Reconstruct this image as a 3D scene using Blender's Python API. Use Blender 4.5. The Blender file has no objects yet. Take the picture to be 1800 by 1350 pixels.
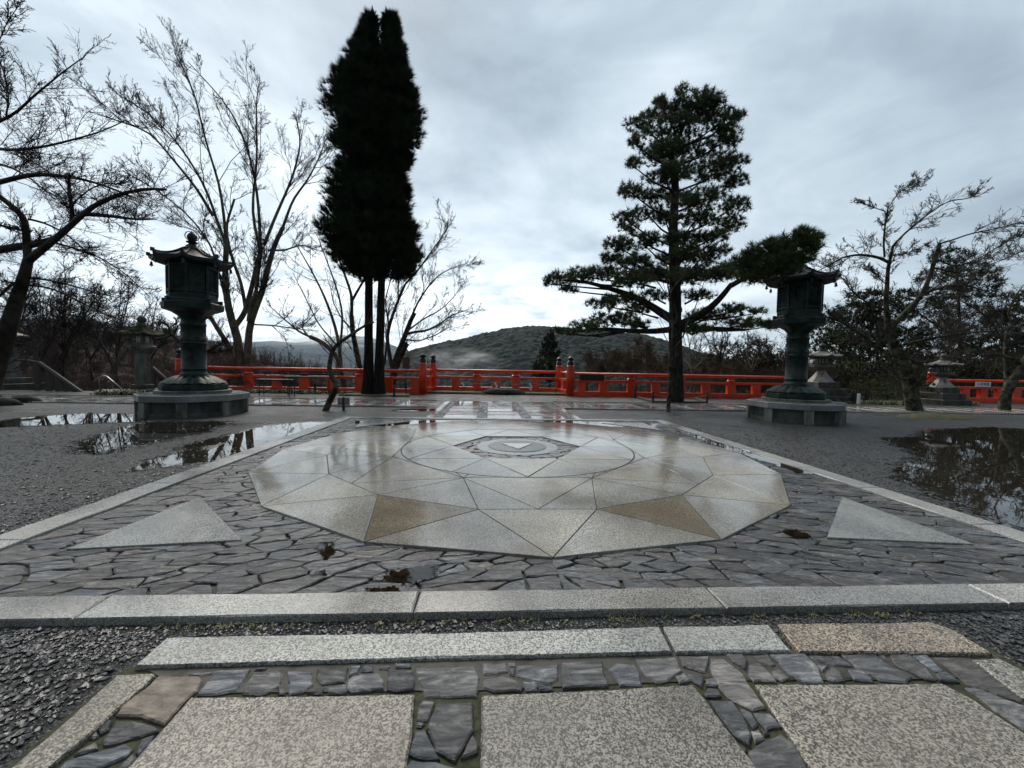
import bpy, math, random
import numpy as np
from mathutils import Matrix, Vector
random.seed(7)
rng = np.random.default_rng(11)
rad = math.radians
sc = bpy.context.scene

# ------------------------------------------------------------------ camera
F = 713.64; PITCH = -0.0430; YAW = 0.0573; ROLL = 0.0181
CAM = np.array([-0.3413, -4.646, 1.0])
def _rot(p, y, r):
    cy, sy = math.cos(y), math.sin(y); cp, sp = math.cos(p), math.sin(p); cr, sr = math.cos(r), math.sin(r)
    Ry = np.array([[cy, -sy, 0], [sy, cy, 0], [0, 0, 1]])
    A = np.array([[1, 0, 0], [0, 0, -1], [0, 1, 0]])
    Rp = np.array([[1, 0, 0], [0, cp, sp], [0, -sp, cp]])
    Rr = np.array([[cr, -sr, 0], [sr, cr, 0], [0, 0, 1]])
    return Rr @ Rp @ A @ Ry
RC = _rot(PITCH, YAW, ROLL)
cd = bpy.data.cameras.new('camera'); cam = bpy.data.objects.new('camera', cd); sc.collection.objects.link(cam)
cd.sensor_width = 36; cd.lens = F / 1800 * 36; cd.clip_start = 0.02; cd.clip_end = 40000
M = Matrix.Identity(4)
for i in range(3):
    M[i][0] = RC[0, i]; M[i][1] = -RC[1, i]; M[i][2] = -RC[2, i]; M[i][3] = CAM[i]
cam.matrix_world = M
sc.camera = cam
def ray(x, y): return RC.T @ np.array([(x - 900) / F, (y - 675) / F, 1.0])
def G(x, y, z=0.0):                       # point of the ground seen at a spot of the photograph
    d = ray(x, y); return CAM + d * ((z - CAM[2]) / d[2])
def PY(x, y, Y):                          # point on the upright plane world-y = Y
    d = ray(x, y); return CAM + d * ((Y - CAM[1]) / d[1])

# ------------------------------------------------------------------ world, sun, exposure
SUN_EL, SUN_AZ = rad(48), rad(-20)        # azimuth from +y towards +x
w = bpy.data.worlds.new("World"); sc.world = w; w.use_nodes = True
nt = w.node_tree; N = nt.nodes; L = nt.links; N.clear()
def nn(t, **k):
    n = N.new(t)
    for a, b in k.items(): setattr(n, a, b)
    return n
def val(n, i, v): n.inputs[i].default_value = v
wo = nn('ShaderNodeOutputWorld'); bg = nn('ShaderNodeBackground'); L.new(bg.outputs[0], wo.inputs[0])
sky = nn('ShaderNodeTexSky', sky_type='NISHITA'); sky.sun_disc = False
sky.sun_elevation = SUN_EL; sky.sun_rotation = SUN_AZ
tc = nn('ShaderNodeTexCoord'); sx = nn('ShaderNodeSeparateXYZ'); L.new(tc.outputs['Generated'], sx.inputs[0])
def math_(op, a, b=None, c=None):
    n = nn('ShaderNodeMath', operation=op)
    for i, v in enumerate((a, b, c)):
        if v is None: continue
        if isinstance(v, (int, float)): n.inputs[i].default_value = v
        else: L.new(v, n.inputs[i])
    return n.outputs[0]
zc = math_('MAXIMUM', sx.outputs['Z'], 0.0)
den = math_('ADD', zc, 0.16)
cv = nn('ShaderNodeCombineXYZ'); L.new(math_('DIVIDE', sx.outputs['X'], den), cv.inputs[0]); L.new(math_('DIVIDE', sx.outputs['Y'], den), cv.inputs[1]); val(cv, 2, 3.1)
def noise(vec, scale, detail, rough, dist=0.0):
    n = nn('ShaderNodeTexNoise'); val(n, 'Scale', scale); val(n, 'Detail', detail); val(n, 'Roughness', rough); val(n, 'Distortion', dist); L.new(vec, n.inputs['Vector']); return n.outputs['Fac']
def ramp(fac, stops, interp='LINEAR'):
    n = nn('ShaderNodeValToRGB'); n.color_ramp.interpolation = interp; e = n.color_ramp.elements
    while len(e) > 1: e.remove(e[-1])
    for i, (p, c) in enumerate(stops):
        q = e[0] if i == 0 else e.new(p); q.position = p; q.color = (*c, 1) if len(c) == 3 else c
    L.new(fac, n.inputs[0]); return n.outputs[0]
def mix(fac, a, b, bt='MIX'):
    n = nn('ShaderNodeMix', data_type='RGBA', blend_type=bt)
    for s, v in ((0, fac), (6, a), (7, b)):
        if isinstance(v, (int, float)): n.inputs[s].default_value = v
        elif isinstance(v, tuple): n.inputs[s].default_value = (*v, 1)
        else: L.new(v, n.inputs[s])
    return n.outputs[2]
def gray_(v): return (v, v, v)
n1 = noise(cv.outputs[0], 0.62, 5, 0.55, 0.5)
n2 = noise(cv.outputs[0], 1.7, 7, 0.62, 0.6)
ns = math_('ADD', math_('MULTIPLY', n1, 0.72), math_('MULTIPLY', n2, 0.28))
cloud = ramp(ns, [(0.38, (2.35, 2.9, 3.4)), (0.46, (3.5, 4.25, 4.85)), (0.53, (4.8, 5.6, 6.2)), (0.61, (6.7, 7.5, 8.0))])
# brighter break towards the horizon in front, heavier cloud to the right
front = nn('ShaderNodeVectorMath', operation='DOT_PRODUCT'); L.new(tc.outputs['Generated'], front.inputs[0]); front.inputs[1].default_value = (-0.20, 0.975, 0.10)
fb = ramp(front.outputs['Value'], [(0.45, (0, 0, 0)), (1.0, (1, 1, 1))], 'EASE')
low = ramp(zc, [(0.0, (1, 1, 1)), (0.10, (0.9, 0.9, 0.9)), (0.30, (0.22, 0.22, 0.22)), (0.6, (0, 0, 0))], 'EASE')
n3 = noise(cv.outputs[0], 2.6, 8, 0.6, 0.3)
pf = ramp(n3, [(0.36, (0.25, 0.25, 0.25)), (0.56, (1, 1, 1))])
bright = math_('MULTIPLY', math_('MULTIPLY', fb, low), pf)
cloud = mix(bright, cloud, (12.5, 13.3, 13.8))
cloud = mix(0.10, cloud, sky.outputs[0])
cloud = mix(1.0, cloud, ramp(math_('MULTIPLY_ADD', front.outputs['Value'], 0.5, 0.5), [(0.0, gray_(0.22)), (0.35, gray_(0.40)), (0.62, gray_(0.92)), (1.0, gray_(1.0))]), 'MULTIPLY')  # added falloff: unseen sky behind the camera dimmed to shade camera-facing surfaces
below = ramp(sx.outputs['Z'], [(0.0, (0, 0, 0)), (0.001, (1, 1, 1))])
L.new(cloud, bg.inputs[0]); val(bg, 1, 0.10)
sd = bpy.data.lights.new('sun', 'SUN'); sd.energy = 2.3; sd.angle = rad(40); sd.color = (1.0, 0.93, 0.83)
sun = bpy.data.objects.new('sun', sd); sc.collection.objects.link(sun)
sun.rotation_euler = (math.pi / 2 - SUN_EL, 0, math.pi - SUN_AZ)
sun.rotation_euler = Vector((math.sin(SUN_AZ) * math.cos(SUN_EL), math.cos(SUN_AZ) * math.cos(SUN_EL), math.sin(SUN_EL))).to_track_quat('Z', 'Y').to_euler()
sc.view_settings.view_transform = 'Standard'; sc.view_settings.look = 'None'; sc.view_settings.gamma = 1; sc.view_settings.exposure = 0.55
sc.render.engine = 'CYCLES'
sc.cycles.max_bounces = 8; sc.cycles.volume_bounces = 1; sc.cycles.transparent_max_bounces = 8

# ------------------------------------------------------------------ materials
MATS = {}
def new_mat(name):
    global nt, N, L
    m = bpy.data.materials.new(name); m.use_nodes = True; nt = m.node_tree; N = nt.nodes; L = nt.links
    b = N['Principled BSDF']; MATS[name] = m; return m, b
def objco(scale=(1, 1, 1), rot=(0, 0, 0)):
    t = nn('ShaderNodeNewGeometry'); mp = nn('ShaderNodeMapping'); L.new(t.outputs['Position'], mp.inputs[0])
    mp.inputs['Scale'].default_value = scale; mp.inputs['Rotation'].default_value = rot; return mp.outputs[0]
def voro(vec, scale, feature='F1', out='Distance', rnd=1.0):
    n = nn('ShaderNodeTexVoronoi', feature=feature); val(n, 'Scale', scale); val(n, 'Randomness', rnd); L.new(vec, n.inputs['Vector']); return n.outputs[out]
def bump(b, h, strength, dist):
    n = nn('ShaderNodeBump'); val(n, 'Strength', strength); val(n, 'Distance', dist); L.new(h, n.inputs['Height'])
    prev = b.inputs['Normal'].links
    if prev: L.new(prev[0].from_socket, n.inputs['Normal'])
    L.new(n.outputs[0], b.inputs['Normal'])
def setc(b, c): 
    if isinstance(c, tuple): b.inputs['Base Color'].default_value = (*c, 1)
    else: L.new(c, b.inputs['Base Color'])
def gray(v): return (v, v, v)

def granite(name, base, dark, pale, grain=170, rmin=0.05, rmax=0.42, wetscale=0.9, wet=(0.42, 0.6), stain=None, bstr=0.3):
    m, b = new_mat(name); v = objco()
    vc = nn('ShaderNodeTexVoronoi'); val(vc, 'Scale', grain * 1.9); L.new(v, vc.inputs['Vector']); vs_ = nn('ShaderNodeSeparateColor'); L.new(vc.outputs['Color'], vs_.inputs[0])
    sp = math_('ADD', math_('MULTIPLY', noise(v, grain * 0.8, 4, 0.7), 0.62), math_('MULTIPLY', vs_.outputs[0], 0.38)); col = ramp(sp, [(0.36, dark), (0.47, base), (0.62, pale)])
    big = noise(v, 2.3, 5, 0.6); col = mix(ramp(big, [(0.35, gray(0)), (0.7, gray(0.55))]), col, tuple(c * 0.62 for c in base))
    at = nn('ShaderNodeAttribute', attribute_name='tint'); col = mix(1.0, col, at.outputs['Color'], 'MULTIPLY')
    if stain:
        st = noise(v, 1.3, 5, 0.6); col = mix(ramp(st, [(0.53, gray(0)), (0.72, gray(0.6))]), col, stain)
    wn = noise(v, wetscale, 5, 0.6, 0.4); wf = ramp(wn, [(wet[0], gray(0)), (wet[1], gray(1))])
    col = mix(wf, mix(0.38, col, (0.02, 0.02, 0.02)), col)
    setc(b, col)
    r = nn('ShaderNodeMapRange'); L.new(wf, r.inputs[0]); val(r, 3, rmin); val(r, 4, rmax); L.new(r.outputs[0], b.inputs['Roughness'])
    bump(b, sp, bstr, 0.003)
    return m
granite('granite_grey', (0.27, 0.268, 0.255), (0.09, 0.09, 0.088), (0.52, 0.51, 0.48), 150, 0.10, 0.40)
granite('granite_wet', (0.36, 0.35, 0.33), (0.2, 0.2, 0.19), (0.55, 0.54, 0.51), 60, 0.03, 0.20, 1.2, (0.42, 0.62), None, 0.04)
granite('granite_star', (0.36, 0.345, 0.312), (0.16, 0.152, 0.14), (0.58, 0.56, 0.515), 130, 0.035, 0.24, 0.8, (0.40, 0.62), (0.21, 0.165, 0.105), 0.07)
granite('granite_slab', (0.16, 0.152, 0.14), (0.034, 0.033, 0.033), (0.46, 0.43, 0.38), 125, 0.22, 0.5, 1.5, (0.3, 0.5), None, 0.9)
granite('granite_pale', (0.29, 0.295, 0.28), (0.09, 0.09, 0.09), (0.54, 0.545, 0.51), 120, 0.2, 0.5, 1.5, (0.3, 0.5), None, 0.6)
granite('platform_top', (0.24, 0.25, 0.25), (0.12, 0.125, 0.13), (0.36, 0.37, 0.37), 120, 0.05, 0.2)

def slate():
    m, b = new_mat('slate'); v = objco((1, 3.2, 3), (0, 0, 0.5)); v1 = objco()
    at = nn('ShaderNodeAttribute', attribute_name='tint')
    n = noise(v, 9, 8, 0.68, 1.4); col = ramp(n, [(0.3, (0.022, 0.023, 0.025)), (0.48, (0.066, 0.067, 0.071)), (0.60, (0.125, 0.125, 0.128)), (0.74, (0.29, 0.285, 0.275))])
    col = mix(1.0, col, at.outputs['Color'], 'MULTIPLY'); setc(b, col)
    wf = ramp(noise(v1, 1.7, 5, 0.6, 0.5), [(0.40, gray(0.07)), (0.62, gray(0.36))]); L.new(wf, b.inputs['Roughness'])
    bump(b, n, 0.9, 0.014); bump(b, noise(objco((1, 4, 4), (0, 0, 0.9)), 38, 4, 0.6), 0.4, 0.003)
slate()
def gravel():
    m, b = new_mat('gravel'); v = objco()
    vo = nn('ShaderNodeTexVoronoi', feature='F1'); val(vo, 'Scale', 62); L.new(v, vo.inputs['Vector'])
    pc = nn('ShaderNodeSeparateColor'); L.new(vo.outputs['Color'], pc.inputs[0])
    col = ramp(pc.outputs[0], [(0.0, (0.035, 0.038, 0.043)), (0.6, (0.075, 0.08, 0.086)), (0.93, (0.14, 0.142, 0.142)), (1.0, (0.27, 0.26, 0.24))])
    big = noise(v, 0.7, 5, 0.6); col = mix(ramp(big, [(0.45, gray(0)), (0.75, gray(0.5))]), col, (0.085, 0.078, 0.065)); setc(b, col)
    wf = ramp(noise(v, 0.6, 4, 0.6, 0.5), [(0.38, gray(0.22)), (0.60, gray(0.55))]); L.new(wf, b.inputs['Roughness'])
    b.inputs['Specular IOR Level'].default_value = 0.35
    bump(b, math_('MULTIPLY', vo.outputs['Distance'], -1.0), 1.0, 0.010); bump(b, noise(v, 6, 5, 0.6), 0.5, 0.02)
gravel()
def simple(name, c1, c2, scale, rough, metal=0.0, bmp=0.0, bd=0.01, sc_=(1, 1, 1), spec=0.5, coat=0.0, detail=5, lo=0.35, hi=0.65):
    m, b = new_mat(name); v = objco(sc_); n = noise(v, scale, detail, 0.62, 0.2)
    setc(b, ramp(n, [(lo, c1), (hi, c2)])); b.inputs['Roughness'].default_value = rough; b.inputs['Metallic'].default_value = metal
    b.inputs['Specular IOR Level'].default_value = spec; b.inputs['Coat Weight'].default_value = coat; b.inputs['Coat Roughness'].default_value = 0.08
    if bmp: bump(b, n, bmp, bd)
    return m
simple('pebble', (0.018, 0.019, 0.021), (0.10, 0.102, 0.105), 60, 0.28, detail=2)
simple('moss', (0.012, 0.014, 0.006), (0.050, 0.055, 0.016), 30, 0.85, bmp=1, bd=0.012)
simple('moss_ground', (0.022, 0.020, 0.012), (0.085, 0.085, 0.022), 5, 0.8, bmp=0.8, bd=0.02)
simple('mortar', (0.05, 0.05, 0.047), (0.13, 0.128, 0.12), 25, 0.6, bmp=0.6, bd=0.005)
simple('joint_soil', (0.010, 0.009, 0.006), (0.035, 0.040, 0.014), 4, 0.7, bmp=0.8, bd=0.01, lo=0.45, hi=0.75)
simple('soil', (0.02, 0.018, 0.014), (0.06, 0.055, 0.042), 6, 0.75, bmp=0.8, bd=0.03)
simple('bronze', (0.004, 0.008, 0.0075), (0.026, 0.048, 0.041), 6, 0.45, 0.1, 0.35, 0.01, spec=0.25)
simple('bronze_roof', (0.010, 0.012, 0.014), (0.026, 0.030, 0.034), 7, 0.5, 0.1, 0.2, 0.006, spec=0.3)
simple('stone_dark', (0.018, 0.018, 0.015), (0.085, 0.085, 0.072), 5, 0.6, bmp=0.8, bd=0.02, sc_=(1, 1, 0.45))
simple('stone_mid', (0.05, 0.05, 0.042), (0.14, 0.14, 0.12), 6, 0.6, bmp=0.6, bd=0.01, sc_=(1, 1, 0.5))
simple('stone_pale', (0.14, 0.14, 0.125), (0.30, 0.30, 0.275), 9, 0.6, bmp=0.4, bd=0.008)
simple('stone_brown', (0.07, 0.055, 0.042), (0.26, 0.215, 0.165), 14, 0.5, bmp=0.9, bd=0.012, sc_=(1, 2.2, 1), detail=8)
simple('disc_gravel', (0.04, 0.04, 0.04), (0.20, 0.20, 0.195), 90, 0.3, detail=2, bmp=0.6, bd=0.004)
simple('mortar_pale', (0.13, 0.13, 0.127), (0.26, 0.258, 0.25), 18, 0.22, bmp=0.2, bd=0.003)
simple('rock_dark', (0.010, 0.010, 0.010), (0.045, 0.045, 0.042), 8, 0.8, bmp=1, bd=0.02, spec=0.15)
simple('mortar_mossy', (0.010, 0.013, 0.005), (0.052, 0.047, 0.038), 17, 0.7, bmp=0.8, bd=0.006, detail=8, lo=0.38, hi=0.52)
simple('stone_pier', (0.05, 0.05, 0.042), (0.21, 0.21, 0.185), 5, 0.6, bmp=0.6, bd=0.01, sc_=(1.5, 1.5, 0.4))
simple('ink', (0.02, 0.03, 0.028), (0.03, 0.04, 0.035), 9, 0.8)
simple('red_paint', (0.58, 0.030, 0.007), (0.88, 0.078, 0.013), 1.6, 0.24, spec=0.55, coat=0.35, bmp=0.05, bd=0.004)
simple('black_cap', (0.012, 0.015, 0.018), (0.03, 0.035, 0.04), 9, 0.3, 0.3)
simple('wood_dark', (0.008, 0.006, 0.006), (0.024, 0.018, 0.016), 8, 0.4, bmp=0.3, bd=0.004, sc_=(1, 6, 6))
simple('wood_grey', (0.022, 0.020, 0.016), (0.065, 0.060, 0.048), 7, 0.7, bmp=0.5, bd=0.008, sc_=(6, 6, 1))
simple('wood_brown', (0.055, 0.022, 0.012), (0.12, 0.055, 0.03), 8, 0.5, sc_=(6, 6, 1))
simple('steel', (0.25, 0.25, 0.25), (0.45, 0.45, 0.45), 8, 0.3, 0.9)
simple('black_iron', (0.008, 0.008, 0.009), (0.02, 0.02, 0.022), 8, 0.5)
simple('paper', (0.82, 0.83, 0.84), (0.9, 0.9, 0.9), 8, 0.6)
simple('rope', (0.24, 0.20, 0.13), (0.4, 0.34, 0.24), 40, 0.8)
simple('bark_cedar', (0.006, 0.0055, 0.005), (0.028, 0.024, 0.02), 9, 0.85, bmp=1, bd=0.03, sc_=(3, 3, 0.3), spec=0.12)
simple('bark_pine', (0.006, 0.006, 0.006), (0.045, 0.04, 0.034), 10, 0.85, bmp=1, bd=0.03, sc_=(1.6, 1.6, 0.5), spec=0.12)
simple('bark_maple', (0.055, 0.053, 0.042), (0.18, 0.172, 0.135), 4, 0.7, bmp=0.4, bd=0.01, spec=0.12)
simple('bark_cherry', (0.014, 0.013, 0.011), (0.065, 0.06, 0.047), 4, 0.65, bmp=0.6, bd=0.02, spec=0.12)
simple('bark_lichen', (0.018, 0.017, 0.013), (0.10, 0.10, 0.068), 7, 0.75, bmp=0.7, bd=0.02, lo=0.42, hi=0.62, spec=0.12)
simple('twig', (0.010, 0.009, 0.010), (0.030, 0.026, 0.026), 3, 0.7, spec=0.12)
simple('twig_grey', (0.035, 0.032, 0.028), (0.08, 0.074, 0.062), 3, 0.7, spec=0.12)
simple('twig_brown', (0.045, 0.034, 0.025), (0.125, 0.092, 0.065), 0.8, 0.8, spec=0.12)
simple('twig_wood', (0.024, 0.018, 0.017), (0.085, 0.060, 0.052), 0.15, 0.85, spec=0.12)
simple('leaf_cedar', (0.008, 0.015, 0.008), (0.036, 0.060, 0.030), 2.2, 0.8, spec=0.2)
simple('leaf_pine', (0.018, 0.035, 0.013), (0.085, 0.120, 0.036), 1.3, 0.6, spec=0.3)
simple('leaf_dark', (0.012, 0.020, 0.010), (0.050, 0.064, 0.026), 0.9, 0.6, spec=0.3)
simple('leaf_hedge', (0.020, 0.026, 0.010), (0.08, 0.092, 0.03), 2.2, 0.7, spec=0.3)
simple('leaf_autumn', (0.035, 0.024, 0.014), (0.12, 0.068, 0.032), 1.5, 0.8, spec=0.2)
simple('blade', (0.045, 0.06, 0.02), (0.21, 0.22, 0.085), 9, 0.5)
m, b = new_mat('puddle_water'); setc(b, (0.022, 0.019, 0.014)); b.inputs['Roughness'].default_value = 0.015; b.inputs['IOR'].default_value = 1.45
bump(b, noise(objco(), 5, 2, 0.5), 0.03, 0.01)
m, b = new_mat('puddle_brown'); setc(b, ramp(noise(objco(), 20, 4, 0.6), [(0.4, (0.008, 0.006, 0.004)), (0.7, (0.028, 0.019, 0.011))])); b.inputs['Roughness'].default_value = 0.03
def forest(name, c1, c2, c3, s1, s2):
    m, b = new_mat(name); v = objco(); vo = nn('ShaderNodeTexVoronoi'); val(vo, 'Scale', s1); L.new(v, vo.inputs['Vector'])
    n = noise(v, s2, 6, 0.65); pc = nn('ShaderNodeSeparateColor'); L.new(vo.outputs['Color'], pc.inputs[0])
    col = ramp(math_('ADD', math_('MULTIPLY', n, 0.7), math_('MULTIPLY', pc.outputs[0], 0.3)), [(0.35, c1), (0.5, c2), (0.64, c3)]); setc(b, col)
    b.inputs['Roughness'].default_value = 0.95; b.inputs['Specular IOR Level'].default_value = 0.1
    bump(b, math_('MULTIPLY', vo.outputs['Distance'], -1), 1.0, 0.6 / s1)
forest('forest_green', (0.003, 0.008, 0.007), (0.009, 0.018, 0.014), (0.032, 0.030, 0.024), 0.10, 0.012)
forest('forest_brown', (0.025, 0.019, 0.018), (0.055, 0.040, 0.036), (0.095, 0.066, 0.056), 0.9, 0.07)
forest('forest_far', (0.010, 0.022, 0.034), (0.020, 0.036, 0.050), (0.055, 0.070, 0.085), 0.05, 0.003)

# ------------------------------------------------------------------ mesh helpers
C = sc.collection
def link(o, parent=None):
    C.objects.link(o)
    if parent is not None: o.parent = parent
    return o
def tag(o, label=None, cat=None, group=None, kind=None):
    if label: o['label'] = label
    if cat: o['category'] = cat
    if group: o['group'] = group
    if kind: o['kind'] = kind
    return o
def thing(name, loc, label, cat, group=None):
    o = bpy.data.objects.new(name, None); o.location = Vector(loc); o.empty_display_size = 0.2; C.objects.link(o); return tag(o, label, cat, group)
def finish(name, me, mat, parent, smooth):
    me.materials.append(MATS[mat] if isinstance(mat, str) else mat)
    if smooth: me.polygons.foreach_set('use_smooth', [True] * len(me.polygons))
    o = bpy.data.objects.new(name, me)
    if parent is not None and parent.type == 'EMPTY':
        l = parent.location
        if l.length > 0: me.transform(Matrix.Translation(-l))
    elif parent is not None and parent.parent is not None:
        me.transform(Matrix.Translation(-parent.parent.location))
    return link(o, parent)
def np_mesh(name, V, Fc, mat, parent=None, smooth=False):
    V = np.asarray(V, dtype=np.float32); Fc = np.asarray(Fc, dtype=np.int32); k = Fc.shape[1]
    me = bpy.data.meshes.new(name); me.vertices.add(len(V)); me.vertices.foreach_set('co', V.ravel())
    me.loops.add(Fc.size); me.loops.foreach_set('vertex_index', Fc.ravel())
    me.polygons.add(len(Fc)); me.polygons.foreach_set('loop_start', np.arange(0, Fc.size, k, dtype=np.int32))
    me.polygons.foreach_set('loop_total', np.full(len(Fc), k, dtype=np.int32)); me.update(calc_edges=True)
    return finish(name, me, mat, parent, smooth)
class MB:
    def __init__(s): s.v = []; s.f = []; s.t = []
    def add(s, vs, fs, tint=None):
        o = len(s.v); s.v += [tuple(map(float, p)) for p in vs]; s.f += [tuple(i + o for i in f) for f in fs]
        s.t += [tint or (1, 1, 1)] * len(fs)
    def box(s, c, d, rz=0.0, taper=1.0):
        cx, cy, cz = c; a, b_, h = d[0] / 2, d[1] / 2, d[2] / 2; vs = []
        for z, t in ((-h, 1), (h, taper)):
            for x, y in ((-a, -b_), (a, -b_), (a, b_), (-a, b_)):
                x *= t; y *= t
                vs.append((cx + x * math.cos(rz) - y * math.sin(rz), cy + x * math.sin(rz) + y * math.cos(rz), cz + z))
        s.add(vs, [(0, 3, 2, 1), (4, 5, 6, 7), (0, 1, 5, 4), (1, 2, 6, 5), (2, 3, 7, 6), (3, 0, 4, 7)])
    def lathe(s, c, prof, n=24, ph=0.0, cap=True):
        vs = []; fs = []
        for r, z in prof:
            for i in range(n):
                a = ph + 2 * math.pi * i / n; vs.append((c[0] + r * math.cos(a), c[1] + r * math.sin(a), c[2] + z))
        for j in range(len(prof) - 1):
            for i in range(n):
                k = (i + 1) % n; fs.append((j * n + i, j * n + k, (j + 1) * n + k, (j + 1) * n + i))
        if cap: fs.append(tuple(range(n))[::-1]); fs.append(tuple((len(prof) - 1) * n + i for i in range(n)))
        s.add(vs, fs)
    def tube(s, pts, r, n=8):
        V_, F_ = tube_np([np.array(p, float) for p in pts], r if hasattr(r, '__len__') else [r] * len(pts), n)
        s.add(V_.tolist(), F_.tolist())
        m_ = len(pts) - 1
        o = len(s.v) - len(V_); s.f.append(tuple(o + i for i in range(n))[::-1]); s.f.append(tuple(o + m_ * n + i for i in range(n))); s.t += [(1, 1, 1)] * 2
    def build(s, name, mat, parent=None, smooth=False, bevel=0.0):
        me = bpy.data.meshes.new(name); me.from_pydata(s.v, [], s.f); me.update()
        a = me.attributes.new('tint', 'FLOAT_COLOR', 'FACE'); a.data.foreach_set('color', [c for t in s.t for c in (*t, 1)])
        o = finish(name, me, mat, parent, smooth)
        if bevel:
            md = o.modifiers.new('bevel', 'BEVEL'); md.width = bevel; md.segments = 2; md.limit_method = 'ANGLE'; md.angle_limit = rad(35)
        return o
def tube_np(P, R, n):
    P = np.array(P, float); R = np.array(R, float); T = np.gradient(P, axis=0); T /= np.linalg.norm(T, axis=1)[:, None] + 1e-9
    ref = np.array([0.31, 0.95, 0.05]) if abs(T[:, 2]).mean() > 0.6 else np.array([0.05, 0.1, 1.0])
    A = np.cross(T, ref); A /= np.linalg.norm(A, axis=1)[:, None] + 1e-9; B = np.cross(T, A)
    an = np.arange(n) * 2 * math.pi / n
    V_ = (P[:, None] + R[:, None, None] * (np.cos(an)[None, :, None] * A[:, None] + np.sin(an)[None, :, None] * B[:, None])).reshape(-1, 3)
    K = len(P); i, j = np.meshgrid(np.arange(K - 1), np.arange(n), indexing='ij'); jn = (j + 1) % n
    F_ = np.stack([i * n + j, i * n + jn, (i + 1) * n + jn, (i + 1) * n + j], -1).reshape(-1, 4)
    return V_, F_
def grid_noise(x, y, s, seed=0, octaves=4, gain=0.5):
    """value noise, vectorised"""
    tot = np.zeros_like(x, dtype=float); amp = 1.0; f = 1.0 / s; nrm = 0
    for o in range(octaves):
        X = x * f + 17.3 * o + seed * 3.1; Y = y * f - 9.7 * o + seed * 1.7
        xi = np.floor(X).astype(np.int64); yi = np.floor(Y).astype(np.int64); fx = X - xi; fy = Y - yi
        fx = fx * fx * (3 - 2 * fx); fy = fy * fy * (3 - 2 * fy)
        def h(a, b_):
            q = (a * 374761393 + b_ * 668265263 + seed * 69069 + o * 1013) & 0x7fffffff
            q = ((q ^ (q >> 13)) * 1274126177) & 0x7fffffff
            return ((q ^ (q >> 16)) & 0xffff) / 65535.0
        tot += amp * ((h(xi, yi) * (1 - fx) + h(xi + 1, yi) * fx) * (1 - fy) + (h(xi, yi + 1) * (1 - fx) + h(xi + 1, yi + 1) * fx) * fy)
        nrm += amp; amp *= gain; f *= 2
    return tot / nrm

# ------------------------------------------------------------------ terrain and distant hills
def px_profile(pts, x): return np.interp(x, [p[0] for p in pts], [p[1] for p in pts])
EDGE = 10.0
def ground_h(x, y):
    edge = np.where(np.abs(x) < 3.0, 11.15, EDGE); edge = np.where(x < -7.6, np.minimum(edge, 8.9), edge)
    edge = np.where(x > 8.5, 16.0 + (x - 8.5) * 0.6, edge)
    d = np.maximum(0, y - edge); d2 = np.maximum(0, -13.5 - x - 0 * y) * 0
    return -np.where(d < 60, 0.55 * d, 33 + (d - 60) * 0.12)
gx = np.concatenate([-np.geomspace(8000, 24, 40), np.linspace(-22, 22, 100), np.geomspace(24, 8000, 40)])
gy = np.concatenate([-np.geomspace(300, 8, 14), np.linspace(-7, 24, 110), np.geomspace(25, 9000, 50)])
X, Y = np.meshgrid(gx, gy); Z = np.maximum(ground_h(X, Y), -90) - 0.0
Z = Z + np.where((Y > 12) | (np.abs(X) > 24), (grid_noise(X, Y, 6, 3) - 0.5) * np.minimum(6, np.hypot(X, Y) * 0.012), 0)
nx, ny = len(gx), len(gy); i, j = np.meshgrid(np.arange(ny - 1), np.arange(nx - 1), indexing='ij')
Fq = np.stack([i * nx + j, i * nx + j + 1, (i + 1) * nx + j + 1, (i + 1) * nx + j], -1).reshape(-1, 4)
m, b = new_mat('ground_mat')
v = objco(); s_ = nn('ShaderNodeSeparateXYZ'); L.new(v, s_.inputs[0])
vo = nn('ShaderNodeTexVoronoi'); val(vo, 'Scale', 95); L.new(v, vo.inputs['Vector']); pc = nn('ShaderNodeSeparateColor'); L.new(vo.outputs['Color'], pc.inputs[0])
g1 = ramp(pc.outputs[0], [(0.0, (0.012, 0.0125, 0.014)), (0.6, (0.027, 0.028, 0.030)), (0.93, (0.062, 0.063, 0.064)), (1.0, (0.22, 0.21, 0.19))])
g1 = mix(ramp(noise(v, 0.7, 5, 0.6), [(0.45, gray(0)), (0.75, gray(0.45))]), g1, (0.040, 0.037, 0.031))
g2 = ramp(noise(v, 0.8, 6, 0.65), [(0.35, (0.016, 0.014, 0.010)), (0.6, (0.045, 0.038, 0.026)), (0.7, (0.04, 0.048, 0.02))])
slope = ramp(s_.outputs[2], [(0.0, gray(1)), (1.0, gray(0))])
msk = math_('LESS_THAN', s_.outputs[2], -0.05); setc(b, mix(msk, g1, g2))
L.new(mix(msk, ramp(noise(v, 0.6, 4, 0.6, 0.5), [(0.38, gray(0.24)), (0.60, gray(0.55))]), gray(0.9)), b.inputs['Roughness'])
b.inputs['Specular IOR Level'].default_value = 0.35
bump(b, math_('MULTIPLY', vo.outputs['Distance'], -1.0), 1.0, 0.010); bump(b, noise(v, 5, 5, 0.6), 0.5, 0.02)
tag(np_mesh('ground', np.stack([X, Y, Z], -1).reshape(-1, 3), Fq, 'ground_mat'), kind='structure')

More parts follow.
